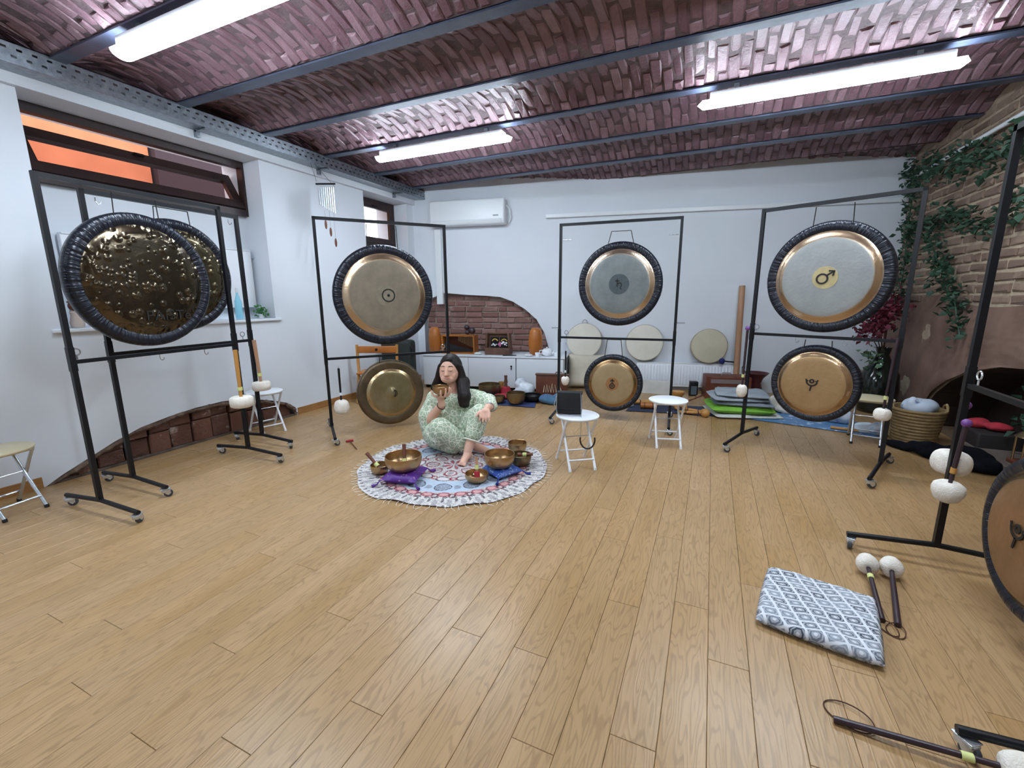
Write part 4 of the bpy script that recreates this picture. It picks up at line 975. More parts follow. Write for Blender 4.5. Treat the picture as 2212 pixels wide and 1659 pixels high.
t = oriented('carved_figure', 'dark round carved figure on top of the chime box', 'figurine', 1.10, .38, TOP + .315)
MB().ball((-.04, 0, .12), .046).build('head', WOODD, t); MB().ball((.05, 0, .065), (.06, .05, .058)).build('body', WOODD, t); MB().ball((-.03, 0, .035), (.045, .04, .035)).build('foot', WOODD, t)
t = oriented('carved_box', 'worn wooden box with a handle and a colourful picture on its front', 'box', 1.62, .42, TOP)
MB().rbox((0, 0, .055), (.42, .24, .11), .008).build('base', WOODC, t)
for sx in (-1, 1): MB().rbox((sx * .19, 0, .22), (.035, .16, .27), .008, (0, R(-sx * 4), 0)).build('side_panel', WOODC, t)
MB().rbox((0, 0, .345), (.4, .04, .022), .006).build('handle_bar', WOODC, t)
MB().box((0, .03, .22), (.35, .02, .23)).build('back_panel', WOODC, t, smooth=0)
p = MB().box((.02, -.015, .2), (.3, .012, .17)).build('picture', BLACK, t, smooth=0)
AR = basic('gold_paint', '#c9a84a', .5); PK = basic('pink_paint', '#c06a9a', .5); WP = basic('white_paint_dots', '#e6e6f0', .5)
MB().box((.02, -.022, .2), (.012, .004, .17)).build('divider', WOODC, p, smooth=0)
for cx in (-.055, .1):
    ribbon(circ(cx, .205, .048, 20, 165, 10), .016, -.0225).build('arc', AR, p, smooth=0)
for (cx, cz, rx) in ((-.11, .15, .014), (-.085, .17, .018), (-.06, .15, .02), (-.03, .165, .012), (.06, .18, .02), (.085, .2, .024), (.11, .165, .018), (.135, .19, .02), (.14, .15, .012)):
    MB().ball((cx, -.022, cz), (rx, .004, rx * .75), 10, 6).build('white_shape', WP, p)
for (cx, cz) in ((.012, .165), (.03, .185), (.03, .15)): MB().ball((cx, -.023, cz), (.018, .004, .024), 10, 6).build('pink_shape', PK, p)
t = oriented('teapot', 'white teapot at the right end of the cabinet top', 'teapot', 2.44, .5, TOP)
MB().lathe([(0, 0), (.05, 0), (.075, .02), (.085, .055), (.075, .095), (.045, .12), (0, .122)], 24).build('pot', WHITEM, t); MB().ball((0, 0, .132), .014).build('lid_knob', WHITEM, t)
MB().tube([(.075, 0, .04), (.11, 0, .06), (.125, 0, .1)], [.016, .012, .009], 8).build('spout', WHITEM, t); MB().tube([(-.075, 0, .09), (-.12, 0, .085), (-.12, 0, .04), (-.08, 0, .03)], .008, 8).build('handle', WHITEM, t)
def cup(label, s, off, r, h, mat=WHITEM, z=TOP):
    t = oriented('cup', label, 'cup', s, off, z, 'small cups on the cabinet')
    MB().lathe([(0, 0), (r * .7, 0), (r * .9, h * .3), (r, h), (r * .92, h), (r * .8, h * .35), (0, h * .12)], 20).build('bowl', mat, t, smooth=50)
    MB().tube([(r * .92, 0, h * .75), (r * 1.4, 0, h * .7), (r * 1.35, 0, h * .35), (r * .85, 0, h * .3)], r * .1, 6).build('handle', mat, t)
cup('small white cup left of the teapot', 2.3, .58, .04, .06); cup('white cup right of the teapot, at the cabinet edge', 2.6, .52, .045, .07)
t = oriented('dark_stick', 'short black stick lying on the cabinet in front of the carved box', 'stick', 1.85, .62, TOP)
MB().tube([(-.11, 0, .012), (.0, .01, .012), (.11, .02, .012)], [.012, .01, .007], 8).build('stick', BLACK, t)
for s_, o_, l in ((1.3, .55, 'pale stone lying left of the carved box'), (2.16, .62, 'pale stone in front of the right barrel drum')):
    tag(soft('stone', MB().ball((0, 0, .022), (.07, .045, .022)).ball((.03, .01, .02), (.04, .035, .02)), basic('pale_stone', '#cfd2d2', .7), loc=bw(s_, TOP, o_), rz=BWA, voxel=.008), l, 'stone', 'pale stones on the cabinet')

# ---------------------------------------------------------------- air conditioner, radiators
t = oriented('air_conditioner', 'white wall air conditioner in the far left corner', 'air conditioner', 1.04, .11, 2.66)
MB().rbox((0, 0, .2), (1.29, .21, .4), .03).build('body', WHITEP, t)
MB().rbox((0, -.1, .045), (1.2, .03, .07), .008, (R(20), 0, 0)).build('louvre', WHITEP, t)
MB().box((.5, -.107, .13), (.09, .003, .02)).build('display', DISPGREY, t, smooth=0); MB().tube([(.64, .02, .3), (.7, .03, .24), (.71, .05, .1), (.68, .07, .03)], .012, 8).build('hose', WHITEP, t)
def radiator(label, loc, rz, Wd, Hh, ribs, grp='panel radiators'):
    t = thing('radiator', label, 'radiator', loc, rz, grp)
    MB().rbox((0, 0, Hh / 2), (Wd, .06, Hh), .008).build('panel', WHITEM, t)
    MB().box((0, 0, Hh + .004), (Wd - .02, .075, .012)).build('top_grille', WHITEP, t, smooth=0)
    if ribs:
        m = MB(); n = int(Wd / .045)
        for i in range(n): m.rbox((-Wd / 2 + .03 + i * (Wd - .06) / (n - 1), -.034, Hh / 2), (.024, .026, Hh - .07), .006, seg=1)
        stuff(m.build('ribs', WHITEM, t))
    MB().cyl((Wd / 2, 0, Hh * .9), (Wd / 2 + .05, 0, Hh * .9), .016, n=10).build('valve', CHROME, t)
radiator('white ribbed radiator low on the back wall under the frame drums', bw(4.64, .06, .07), BWA, 1.57, .38, True)
radiator('plain white radiator in the recess under the long window', (-5.12, 2.84, 1.39), R(90), 1.72, .66, False)

# ---------------------------------------------------------------- frame drums and the things along the back wall
DSKIN = basic('drum_skin', '#d9d6ca', .6, 0, '#cecabb', 4); DSK2 = basic('tan_drum_skin', '#c3bda6', .6, 0, '#b8b198', 4)
def drum(label, s, off, z, r, skin, tilt=10, grp='frame drums against the back wall'):
    t = thing('frame_drum', label, 'drum', bw(s, z, off), 0, grp, (R(90 - tilt), 0, BWA))
    MB().lathe([(r, 0), (r, -.07), (r * .97, -.07), (r * .97, -.005)], 48).build('shell', WOODT, t, smooth=40)
    MB().lathe([(0, .004), (r * .93, .003), (r * .985, -.001), (r * 1.004, -.012), (r * 1.004, -.03)], 48).build('skin', skin, t, smooth=50)
    return t
d1 = drum('cream frame drum with a cord loop, standing on the cream canvas bag', 3.0, .13, .785, .285, DSKIN)
MB().tube([(-.04, .28, -.03), (-.03, .33, -.03), (0, .345, -.03), (.03, .33, -.03), (.04, .28, -.03)], .004, 6).build('cord_loop', BROWNC, d1)
drum('cream frame drum between the two others, on the radiator', 3.96, .1, .762, .29, DSKIN)
drum('tan frame drum at the right end of the radiator', 4.93, .1, .725, .268, DSK2)
t = thing('canvas_bag', 'cream padded canvas bag leaning on the back wall behind a gong', 'bag', bw(3.06, 0, .2), BWA)
weld(pillow(.62, .56, .2, 14, .003, 3, .35), 'padding', basic('cream_canvas', '#cfc9b8', .9, 0, '#c3bcaa', 6, .2, 30), t, (0, .06, .285), rot=(R(84), 0, 0))
t = thing('ball_mallet', 'short mallet with a dark blue ball, lying on the radiator', 'mallet', bw(5.12, .5, .15), BWA, 'gong mallets')
MB().ball((0, 0, 0), .045).build('head', basic('navy_yarn', '#1d2a6b', .9, 0, '#15205a', 20, .5, 90), t); MB().cyl((.03, 0, 0), (.24, .02, -.02), .011, n=8).build('handle', BLACK, t)
# brown case with a zigzag of pale strings
t = oriented('instrument_case', 'reddish brown wooden case with a pale zigzag on its front', 'case', 2.6, 1.08, 0)
t.location = (-2.09, 6.08, 0); t.rotation_euler.z = R(14)
MB().rbox((0, 0, .185), (.47, .08, .36), .008).build('body', WOODB, t); MB().rbox((0, 0, .365), (.49, .1, .018), .004).build('lid_edge', WOODC, t)
zz = [(x_, .1 + (z_ - .14) * 1.7) for x_, z_ in [(-.12, .14), (-.11, .2), (-.085, .14), (-.07, .21), (-.05, .14), (-.035, .2), (-.01, .14), (.005, .22), (.03, .14), (.05, .21), (.07, .14), (.085, .2), (.11, .14), (.125, .19), (.15, .14)]]
stuff(ribbon(zz, .014, -.0415).build('painted_zigzag', basic('cream_paint', '#e6d9b8', .6), t, smooth=0))
MB().tube([(.05, 0, .37), (.06, 0, .4), (.14, 0, .4), (.15, 0, .37)], .007, 6).build('handle', WOODC, t)
DEN = basic('blue_denim', '#4f7391', .85, 0, '#3f6180', 8, .4, 40); NAV = basic('navy_cloth', '#26335e', .85, 0, '#31406f', 8, .4, 40); WHC = basic('white_plastic_film', '#d4dae2', .35, 0, '#c4ccd6', 8, .4, 30)
def lumps(name, label, cat, loc, rz, balls, mat, voxel=.014, fold=.012, seed=1, group=None, it=5):
    m = MB()
    for c_, r_ in balls: m.ball(c_, r_)
    me = remesh(m, voxel, it, fold, seed)
    for v in me.vertices: v.co.z = max(v.co.z, .001)
    me.materials.clear(); me.materials.append(mat); return tag(link(name, me, None, loc, (0, 0, rz)), label, cat, group)
lumps('denim_bundle', 'crumpled blue denim bundle on the floor behind the bag stool', 'cloth', (-1.93, 5.80, 0), R(15), [((-.1, 0, .06), (.15, .12, .07)), ((.08, 0, .08), (.14, .12, .09)), ((.0, -.06, .05), (.16, .08, .05))], DEN)
lumps('plastic_bag', 'white crumpled plastic bag left of the brown case', 'bag', (-2.53, 6.06, 0), 0, [((0, 0, .1), (.15, .11, .12)), ((-.05, 0, .18), (.1, .09, .1)), ((.09, -.03, .1), (.09, .09, .1)), ((-.1, -.05, .05), (.1, .08, .05))], WHC, fold=.02, seed=5)
t = thing('bowl_mat', 'dark blue cloth mat spread under the bowls behind the woman', 'mat', (-2.72, 5.66, 0), R(8))
weld(pillow(1.15, .62, .018, 14, .002, 6, .25), 'cloth', NAV, t)
bowl('dark brass bowl at the right end of the blue mat', (-2.42, 5.5, .018), .135, .16, BW2)
bowl('little brass bowl just right of the woman\'s watch', (-2.66, 5.46, .018), .085, .1, BW2)
bowl('wide brass bowl behind the woman\'s left shoulder', (-3.02, 5.86, .018), .17, .17, BW2)
bowl('brass bowl between the brown gong and the woman\'s hair', (-3.36, 5.35, .0), .16, .2, BW1)
bowl('wide black shallow bowl in front of the plastic bag', (-2.29, 5.76, .02), .15, .085, BLACK)
t = thing('bamboo_cup', 'upright bamboo cup standing before the cabinet', 'cup', (-2.93, 6.09, .0)); MB().lathe([(0, 0), (.046, 0), (.046, .19), (.04, .19), (.04, .02), (0, .02)], 20).build('tube', WOODL, t, smooth=40)
t = thing('hand_bell', 'red cloth-covered bell with an upright carved handle', 'bell', (-2.80, 5.98, .018))
MB().lathe([(0, .13), (.06, .125), (.072, .1), (.085, .02), (.09, 0), (0, 0)], 20).build('cover', REDF, t, smooth=50); MB().tube([(0, 0, .12), (0, 0, .17), (0, 0, .2), (0, 0, .25), (0, 0, .3)], [.03, .022, .03, .022, .026], 10).build('handle', WOODC, t)
lumps('red_cloth', 'crumpled red cloth between the bell and the bowls', 'cloth', (-2.74, 5.73, .018), 0, [((0, 0, .03), (.14, .09, .04)), ((.1, .06, .04), (.09, .07, .045))], REDF, seed=8)
# wooden chair and dark bag in the far left corner
t = thing('folding_chair', 'honey wood folding chair behind the brown gong', 'chair', (-4.38, 4.96, 0), math.atan2(.24, .53))
b = MB().rbox((0, 0, .76), (.56, .025, .1), .01).build('backrest', ORANGE, t); MB().cyl((0, -.014, .76), (0, -.02, .76), .02, n=14).build('knot_hole', BLACK, b)
for sx in (-1, 1): MB().tube([(sx * .29, .02, .83), (sx * .28, 0, .45), (sx * .26, -.18, .01)], .016, 4, sq=True).build('leg', WOODL, t, smooth=30); MB().tube([(sx * .24, -.16, .44), (sx * .24, .22, .01)], .014, 4, sq=True).build('leg', WOODL, t, smooth=30)
MB().rbox((0, -.02, .44), (.5, .38, .025), .01).build('seat', ORANGE, t)
MB().cyl((-.26, -.12, .17), (.26, -.12, .17), .01, n=8).build('stretcher', WOODL, t)
t = thing('soft_case', 'dark green soft instrument case standing behind the wooden chair', 'case', (-4.5, 5.6, 0), R(15))
GRN = basic('dark_green_nylon', '#1c2521', .7, 0, '#141a18', 6, .3, 30)
MB().rbox((0, 0, .42), (.5, .26, .84), .06).build('body', GRN, t); MB().tube([(.24, -.1, .75), (.31, -.12, .68), (.26, -.1, .6)], .012, 8).build('handle', BLACK, t)

# chest, cushions and small instruments on the right of the back wall
t = thing('wooden_chest', 'brown wooden chest with a top handle, below the radiator end', 'chest', (.27, 7.18, 0), BWA)
MB().rbox((0, 0, .165), (.6, .3, .33), .01).build('body', WOODB, t); MB().box((0, -.152, .26), (.48, .012, .06)).build('front_strip', basic('grey_strip', '#7d6d6c', .6), t, smooth=0)
for sx in (-1, 1): MB().box((sx * .28, -.154, .165), (.05, .014, .33)).build('corner_post', WOODB, t, smooth=0)
MB().tube([(-.07, 0, .33), (-.06, 0, .365), (.06, 0, .365), (.07, 0, .33)], .008, 6).build('handle', CHROME, t)
t = thing('rain_stick', 'tall pale wooden rain stick leaning beside the chest', 'instrument', (.42, 7.44, 0)); MB().tube([(0, 0, 0), (-.03, .15, 1.64)], .042, 12).build('tube', WOODT, t)
t = thing('maroon_vase', 'maroon flared vase right of the chest', 'vase', (.68, 7.42, 0)); MB().lathe([(0, 0), (.09, 0), (.1, .1), (.07, .2), (.1, .28), (.17, .36), (.155, .36), (.09, .28), (0, .25)], 24).build('body', basic('maroon_glaze', '#4a1d24', .4), t, smooth=60)
t = thing('speaker_box', 'small black box with a grey front, left of the chest', 'speaker', (-.17, 7.1, 0), BWA); MB().rbox((0, 0, .11), (.12, .1, .22), .008).build('body', BLACK, t); MB().box((0, -.052, .09), (.08, .006, .13)).build('front', basic('grey_mesh', '#4b565e', .7), t, smooth=0)
GRY = basic('grey_quilt', '#9aa1a8', .85, 0, '#848c95', 5, .4, 22); LIME = basic('lime_cushion', '#79b23c', .8, 0, '#6aa232', 6, .3, 30); OFF = basic('offwhite_cloth', '#c9c9c4', .85, 0, '#b9bab6', 6, .3, 30)
z = 0
for lb, w_, d_, h_, mt, dx, rz in (('off-white cloth at the bottom of the cushion stack', .78, .6, .05, OFF, .04, 10), ('lime green cushion in the stack', .72, .58, .1, LIME, 0, 4), ('dark grey quilt folded on the green cushion', .66, .55, .06, basic('dark_grey_quilt', '#6c747e', .85, 0, '#7d8690', 5, .4, 22), .02, -3), ('pale grey quilt, second from the top of the stack', .64, .54, .055, GRY, -.02, 5), ('pale grey quilt on top of the cushion stack', .58, .5, .05, GRY, .02, -5)):
    tag(weld(pillow(w_, d_, h_, 18, .006, int(w_ * 100), .3, -.05), 'folded_cushion', mt, None, (.40 + dx, 6.22, z), R(rz + 8)), lb, 'cushion', 'folded cushions in a stack'); z += h_ * .93
t = thing('floor_mat', 'dark blue mat strewn with small wooden instruments', 'mat', (-.42, 6.08, 0), R(9)); weld(pillow(1.15, .5, .016, 14, .002, 8, .25), 'cloth', basic('dark_mat', '#232a3d', .9, 0, '#2d3650', 8), t)
def rod(label, a, b, r, mat, name='flute', cat='flute', grp='small wooden instruments', ends=None):
    a, b = Vector(a), Vector(b); t = thing(name, label, cat, a, 0, grp); d = b - a
    MB().tube([(0, 0, 0), d * .5, d], r, 10).build('tube', mat, t)
    for k in (.25, .75): MB().cyl(d * (k - .02), d * (k + .02), r * 1.12, n=10).build('binding', BROWNC, t)
    if ends: MB().ball(d, ends).build('end_ball', WOODL, t)
rod('bamboo flute lying between the tan gong and the empty stool', (-.9, 6.12, .05), (-.55, 6.2, .06), .03, WOODL)
rod('thick orange shaker tube left of the empty stool', (-.78, 5.93, .055), (-.58, 5.98, .055), .04, ORANGE, 'shaker', 'shaker')
rod('bamboo chime stick right of the empty stool', (-.25, 6.02, .04), (.0, 5.96, .035), .022, WOODL, 'chime_stick', 'instrument', ends=.042)
rod('long bamboo stick with a round end by the cushions', (-.28, 5.88, .03), (.02, 5.84, .055), .018, WOODL, 'beater', 'mallet', ends=.055)
rod('thin brown stick pointing at the chest', (-.25, 6.3, .06), (.02, 6.62, .14), .008, WOODB, 'stick', 'stick'); rod('second thin stick crossing the brown one', (-.3, 6.3, .05), (-.06, 6.6, .13), .008, WOODT, 'stick', 'stick')
t = thing('seed_rattle', 'rattle of pale seed shells right of the empty stool', 'rattle', (-.3, 6.0, .02), 0, 'small wooden instruments')
for i in range(14): MB().ball((random.uniform(-.09, .09), random.uniform(-.05, .05), .03 + random.uniform(0, .05)), random.uniform(.018, .028), 8, 6).build('seed', WOODL if i % 3 else WOODT, t)
t = thing('wooden_goblet', 'pale turned wooden goblet behind the empty stool', 'cup', (-.35, 6.5, 0)); MB().lathe([(0, 0), (.06, 0), (.07, .05), (.06, .1), (.085, .13), (.085, .17), (0, .165)], 20).build('body', WOODL, t, smooth=40)
tag(MB().ball((-.92, 5.95, .045), (.045, .035, .028)).build('white_shaker_egg', WHITEP), 'small white egg shaker on the dark mat', 'shaker')
tag(MB().box((-.72, 7.05, .1), (.5, .1, .2)).build('paper_stack', OFF, rot=(0, 0, 0), smooth=0), 'flat white board standing under the radiator behind the tan gong', 'board')
lumps('fleece', 'white fleecy throw heaped right of the cushion stack', 'throw', (.95, 6.55, 0), 0, [((0, 0, .12), (.17, .15, .13)), ((.14, .05, .1), (.14, .13, .1)), ((.05, -.14, .06), (.16, .1, .06))], FELT, fold=.02, seed=3)
tag(weld(pillow(1.3, .6, .014, 16, .002, 4, .2), 'floor_cloth', brocade('blue_print_cloth', '#5c86b0', '#4b76a4', '#c8d6e4', 9), None, (1.15, 6.1, 0), R(-12)), 'blue printed cloth on the floor behind the low right gong', 'cloth')
tag(MB().cyl((1.32, 5.82, .03), (1.62, 5.77, .03), .016, n=10).build('wooden_dowel', WOODL), 'pale wooden dowel lying on the edge of the blue cloth', 'stick')
lumps('paper_bag', 'white printed paper bag behind the metal stool', 'bag', (1.42, 6.15, .015), 0, [((0, 0, .1), (.13, .1, .11)), ((.1, 0, .07), (.1, .1, .08))], brocade('printed_paper', '#c4cad6', '#b3bccb', '#51689a', 12), seed=6)
lumps('blue_folder', 'white and blue plastic parcel below the metal stool', 'parcel', (1.66, 5.84, 0), R(-10), [((0, 0, .05), (.14, .12, .06)), ((.08, -.05, .07), (.09, .09, .08))], brocade('blue_parcel', '#c9d3de', '#b9c6d4', '#2d7fc4', 6), seed=7)

# ---------------------------------------------------------------- right corner
t = thing('floor_vase', 'tall dark green glass vase with red leafed branches in the corner', 'vase', (2.03, 7.0, 0))
MB().lathe([(0, 0), (.17, 0), (.2, .05), (.22, .3), (.2, .5), (.1, .66), (.065, .75), (.085, .84), (.07, .84), (.05, .75), (0, .7)], 28).build('glass', basic('dark_green_glass', '#141b16', .12), t, smooth=60)
REDL = basic('wine_red_leaf', '#6a1f33', .6, 0, '#4d1426', 20); GRNL = basic('ivy_leaf', '#2f4f3a', .6, 0, '#21392c', 15); GRN2 = basic('pale_green_leaf', '#5c7a58', .6, 0, '#46644a', 15)
def leaf_cloud(m, pts, n, spread, size, rr):
    for _ in range(n):
        k = rr.random() * (len(pts) - 1); i = int(k); a, b = Vector(pts[i]), Vector(pts[min(i + 1, len(pts) - 1)])
        c_ = a.lerp(b, k - i) + Vector([rr.gauss(0, s_) for s_ in spread]); q = Euler((rr.uniform(-1, 1), rr.uniform(-1, 1), rr.uniform(0, 6.3))); L = size * rr.uniform(.7, 1.3)
        M = Matrix.Translation(c_) @ q.to_matrix().to_4x4()
        m.add([(0, 0, 0), (L * .45, -L * .38, .006), (L, 0, -.01), (L * .45, L * .38, .006), (L * .5, 0, -.008)], [(0, 1, 4), (1, 2, 4), (2, 3, 4), (3, 0, 4)], M)
rr = random.Random(5)
for i in range(7):
    a = rr.uniform(-2.6, .6); e = Vector((math.sin(a) * .05 - .12 + .06 * i - .16, -.25 + .06 * i, 1.05 + .07 * i))
    br = MB().tube([(0, 0, .72), e * .55 + Vector((0, 0, .38)), e], [.007, .005, .003], 5).build('branch', BROWNC, t)
    m = MB(); leaf_cloud(m, [e * .7 + Vector((0, 0, .3)), e], 55, (.07, .09, .07), .075, rr); stuff(m.build('leaves', REDL, br, smooth=0, fix=False))
m = MB(); leaf_cloud(m, [(-.1, -.1, .55), (-.15, -.1, .85)], 50, (.07, .07, .08), .08, rr); stuff(m.build('leaves', GRN2, t, smooth=0, fix=False))
t = thing('cardboard_box', 'brown cardboard box between the low right gong and the dark vase', 'box', (1.74, 7.25, 0), BWA); MB().box((0, 0, .21), (.34, .3, .42)).build('body', basic('cardboard', '#8f6a4a', .8, 0, '#7f5c3e', 5), t, smooth=0)
for sx in (-1, 1): MB().box((sx * .2, 0, .44), (.1, .3, .005), (0, R(-sx * 50), 0)).build('box_flap', basic('cardboard_flap', '#9a7554', .8), t, smooth=0)
# wicker basket
WIC = basic('wicker', '#9a8158', .7, 0, '#7d6643', 14, .4, 60)
t = thing('wicker_basket', 'round wicker basket filled with blue and white cloth', 'basket', (2.0, 5.68, 0))
prof = []; n_ = 11
for i in range(n_ * 4 + 1):
    z_ = .36 * i / (n_ * 4); prof.append((.17 + .055 * (z_ / .36) + .008 * abs(math.sin(math.pi * i / 4)), z_))
MB().lathe([(0, 0)] + prof + [(.205, .36), (.16, .03), (0, .03)], 40).build('wall', WIC, t, smooth=50)
for a in (0, math.pi): MB().tube([(.22 * math.cos(a + d_), .22 * math.sin(a + d_), .34 + h_) for d_, h_ in ((-.25, 0), (-.15, .05), (0, .07), (.15, .05), (.25, 0))], .012, 8).build('handle', WIC, t)
lumps('basket_cloth', 'white and blue cloth bunched in the wicker basket', 'cloth', (2.0, 5.68, .28), 0, [((.0, 0, .08), (.14, .13, .1)), ((-.07, -.05, .13), (.05, .05, .07)), ((.07, 0, .1), (.1, .1, .08))], brocade('blue_white_cloth', '#c2cbd8', '#aab8ca', '#35507f', 10), seed=2)
lumps('dark_jacket', 'black jacket dropped on the floor in front of the wicker basket', 'jacket', (2.0, 5.12, 0), R(-50), [((-.3, 0, .035), (.16, .08, .035)), ((-.05, .03, .06), (.22, .14, .07)), ((.18, .06, .08), (.2, .15, .09)), ((.3, .02, .06), (.14, .14, .07))], basic('black_wool', '#0c0d12', .95, 0, '#13151b', 9, .4, 40, spec=.1), fold=.016, seed=11)
# hearth slab and what stands on it
t = thing('hearth_slab', 'low stone slab in front of the old fireplace opening', 'stone slab', (2.62, 4.6, 0))
for i, (y0, y1) in enumerate(((-.95, -.3), (-.3, .35), (.35, 1.0))): MB().rbox((-.0, (y0 + y1) / 2, .05), (.62, y1 - y0 - .012, .1), .012, (0, 0, R((i - 1) * 1.2))).build('stone', basic('hearth_stone', '#665a53', .85, 0, '#54483f', 6, .4, 20), t)
t = thing('brass_lantern', 'dark brass lantern standing on the hearth at the right edge', 'lantern', (2.47, 4.88, .1))
MB().rbox((0, 0, .015), (.17, .17, .03), .005).build('base', WOODB, t)
for sx in (-1, 1):
    for sy in (-1, 1): MB().cyl((sx * .06, sy * .06, .03), (sx * .06, sy * .06, .24), .008, n=8).build('post', BW1, t)
MB().lathe([(0, .36), (.02, .34), (.05, .29), (.1, .24), (0, .24)], 16).build('roof', BW2, t); MB().cyl((0, 0, .03), (0, 0, .15), .03, n=14).build('candle', OFF, t)
MB().tube([(.03, 0, .35), (.03, 0, .4), (0, 0, .42), (-.03, 0, .4), (-.03, 0, .35)], .005, 6).build('ring', CHROME, t)
lumps('red_scarf', 'red scarf tucked beside the wicker basket', 'scarf', (2.42, 5.55, .24), 0, [((0, 0, .04), (.1, .08, .05)), ((.1, -.12, .04), (.1, .08, .04))], REDF, seed=13)
tag(MB().rbox((2.5, 5.5, .12), (.34, .4, .24), .02).build('dark_crate', basic('dark_crate', '#231d1c', .7)), 'dark crate under the red scarf in the fireplace mouth', 'crate')
t = thing('hearth_plant', 'dark bushy houseplant in the fireplace opening', 'plant', (2.72, 5.02, .1)); MB().lathe([(0, 0), (.1, 0), (.13, .16), (0, .15)], 18).build('pot', WOODB, t)
m = MB(); leaf_cloud(m, [(0, 0, .2), (0, 0, .45)], 130, (.13, .16, .1), .09, rr); stuff(m.build('leaves', GRNL, t, smooth=0, fix=False))
# ivy garlands on the brick wall
def garland(label, pts, n, spread, size=.075):
    t = thing('ivy_garland', label, 'garland', (0, 0, 0), 0, 'ivy garlands on the brick wall'); m = MB().tube(pts, .008, 5); m.build('vine', GRNL, t)
    m = MB(); leaf_cloud(m, pts, n, spread, size, rr)
    m.v = [(min(v[0], 2.325), v[1], v[2]) for v in m.v]
    stuff(m.build('leaves', GRNL, t, smooth=0, fix=False))
garland('ivy garland along the top of the brick wall', [(2.24, 7.75, 3.08), (2.24, 6.9, 2.9), (2.24, 6.2, 2.82), (2.24, 5.6, 2.72), (2.24, 5.0, 2.75)], 420, (.05, .12, .09))
garland('ivy garland hanging down the far right corner', [(2.24, 7.8, 3.1), (2.24, 7.6, 2.7), (2.24, 7.55, 2.3), (2.24, 7.5, 1.9), (2.24, 7.45, 1.5), (2.22, 7.4, 1.2)], 330, (.05, .1, .12))
garland('ivy garland sagging across the middle of the brick wall', [(2.24, 7.5, 2.35), (2.24, 6.95, 2.3), (2.24, 6.5, 2.38), (2.24, 6.1, 2.2), (2.24, 5.7, 2.1), (2.24, 5.2, 2.2), (2.24, 4.8, 2.25)], 300, (.04, .1, .06))
garland('ivy garland falling diagonally to the fireplace', [(2.24, 7.0, 2.28), (2.24, 6.75, 2.05), (2.24, 6.45, 1.8), (2.24, 6.25, 1.6), (2.24, 5.95, 1.4), (2.23, 5.72, 1.1)], 260, (.04, .07, .08))
t = thing('wall_pipe', 'thin white pipe running along the top of the brick wall', 'pipe', (2.28, 6.3, 3.0)); MB().cyl((0, -1.9, -.01), (0, 1.45, .0), .022, n=10).build('tube', WHITEP, t)
for y in (-1.2, 0, 1.2): MB().box((.03, y, 0), (.06, .03, .06)).build('clip', ZINC, t, smooth=0)

# ---------------------------------------------------------------- left wall: chime, sill things
t = thing('wind_chime', 'metal wind chime hanging in front of the pier between the windows', 'wind chime', (-4.45, 4.33, 2.86), math.atan2(1, 0))
MB().tube([(-.15, 0, -.02), (.15, 0, .045)], .011, 8).build('bar', BLACK, t)
for i in range(8):
    x_ = -.115 + i * .033; l_ = .2 + .016 * i; z_ = -.05 + .007 * i
    MB().cyl((x_, 0, z_), (x_, 0, z_ - l_), .0085, n=8).build('chime_tube', CHROME, t)
for sx in (-1, 1): MB().tube([(sx * .14, 0, .01), (sx * .03, .19, .272)], .002, 4).build('string', CORD, t)
for i, (x_, z_) in enumerate(((-.05, -.52), (.02, -.6), (.09, -.72))): MB().tube([(x_, 0, z_ + .1), (x_, 0, -.3)], .0015, 4).build('string', CORD, t); MB().ball((x_, 0, z_ + .05), (.018, .01, .055)).build('clapper', WOODB, t)
t = thing('sill_plant', 'tiny green potted plant at the right end of the sill', 'plant', (-4.95, 3.64, 1.262)); MB().lathe([(0, 0), (.03, 0), (.04, .05), (0, .045)], 14).build('pot', WHITEP, t)
m = MB(); leaf_cloud(m, [(0, 0, .05), (0, 0, .11)], 70, (.03, .035, .02), .04, rr); stuff(m.build('leaves', basic('bright_leaf', '#3f7a44', .6), t, smooth=0, fix=False))
t = thing('spray_bottle', 'pale blue plastic bottle on the window sill', 'bottle', (-4.95, 3.37, 1.262)); MB().lathe([(0, 0), (.035, 0), (.038, .02), (.036, .2), (.015, .27), (.013, .3), (0, .3)], 18).build('body', basic('cyan_plastic', '#8ccbe0', .3), t, smooth=50); MB().lathe([(0, .3), (.016, .3), (.016, .35), (0, .355)], 12).build('cap', WHITEP, t)
t = thing('sill_figurine', 'small brown and cream figurine at the left end of the sill', 'figurine', (-4.95, 1.93, 1.262)); MB().lathe([(0, 0), (.045, 0), (.05, .04), (.035, .1), (.04, .13), (0, .15)], 16).build('body', basic('cream_clay', '#c9b8ac', .7), t, smooth=60); MB().ball((0, 0, .18), .042).build('head', WOODB, t); MB().ball((0, .01, .215), (.055, .055, .014)).build('hat', WOODC, t)

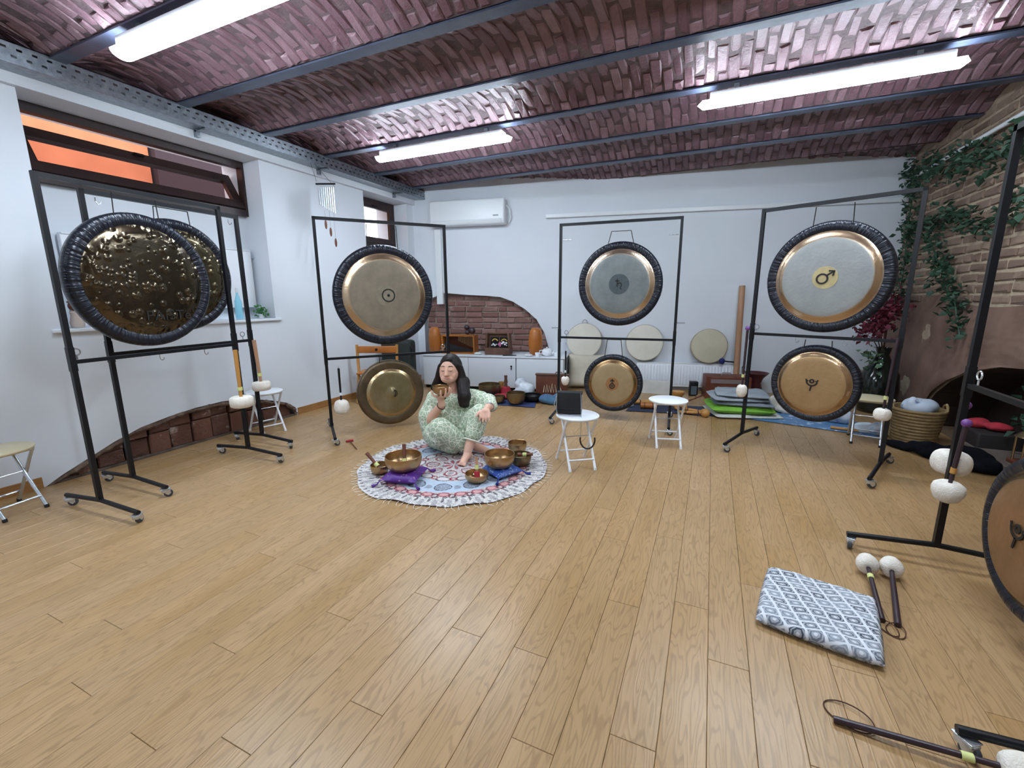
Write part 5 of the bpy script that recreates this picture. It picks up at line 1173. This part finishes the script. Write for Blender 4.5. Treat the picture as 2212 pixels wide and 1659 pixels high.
# ---------------------------------------------------------------- patterned floor cushion
def m_geo():
    n = NM('grey_geometric_print', .85, 0, .2); s = n.xyz(n.co()); wv = n.ma('MULTIPLY', n.ma('SUBTRACT', n.noise(n.co(), 8, 2), .5), .35)
    u = n.ma('ADD', n.ma('MULTIPLY', n.ma('ADD', s[0], n.ma('MULTIPLY', s[1], .5)), 13.), wv); v = n.ma('ADD', n.ma('MULTIPLY', n.ma('SUBTRACT', s[1], n.ma('MULTIPLY', s[0], .3)), 20.), wv)
    fu = n.ma('ABSOLUTE', n.ma('SUBTRACT', n.ma('FRACT', u), .5)); fv = n.ma('ABSOLUTE', n.ma('SUBTRACT', n.ma('FRACT', v), .5))
    d = n.ma('MAXIMUM', fu, fv); cell = n.node('ShaderNodeTexWhiteNoise', noise_dimensions='2D'); n.put(cell.inputs['Vector'], n.comb(n.ma('FLOOR', u), n.ma('FLOOR', v), 0.))
    body = n.mix(cell.outputs[0], '#39414d', '#8d96a2')
    rings = n.ramp(n.ma('FRACT', n.ma('MULTIPLY', n.ma('ADD', d, n.ma('MULTIPLY', n.ma('MULTIPLY', fu, fv), 1.5)), 4.2)), [(0, 0.), (.5, 1.)], 'CONSTANT')
    c = n.mix(n.ma('MULTIPLY', rings, .65), body, '#b7bcc5')
    dot = n.ramp(n.vm('LENGTH', n.comb(fu, fv, 0.)), [(.1, 1.), (.13, 0.)]); c = n.mix(n.ma('MULTIPLY', dot, .8), c, '#dfe2e6')
    c = n.mix(n.ramp(d, [(.40, 0.), (.43, 1.)]), c, '#d3d7de'); n.set('Base Color', c); n.bump(n.noise(n.co(), 14, 3), .4, .012); return n.m
tag(weld(pillow(.46, .475, .06, 28, .0025, 12, .11, -.03), 'seat_cushion', m_geo(), None, (.565, 2.268, 0), R(-11.5)), 'flat grey and white geometric-print cushion on the open floor', 'cushion')

# ---------------------------------------------------------------- scale the whole place to life size
for o in list(SC.objects):
    if o.parent is None and o.type in ('MESH', 'EMPTY'):
        o.location = o.location * S; o.scale = o.scale * S
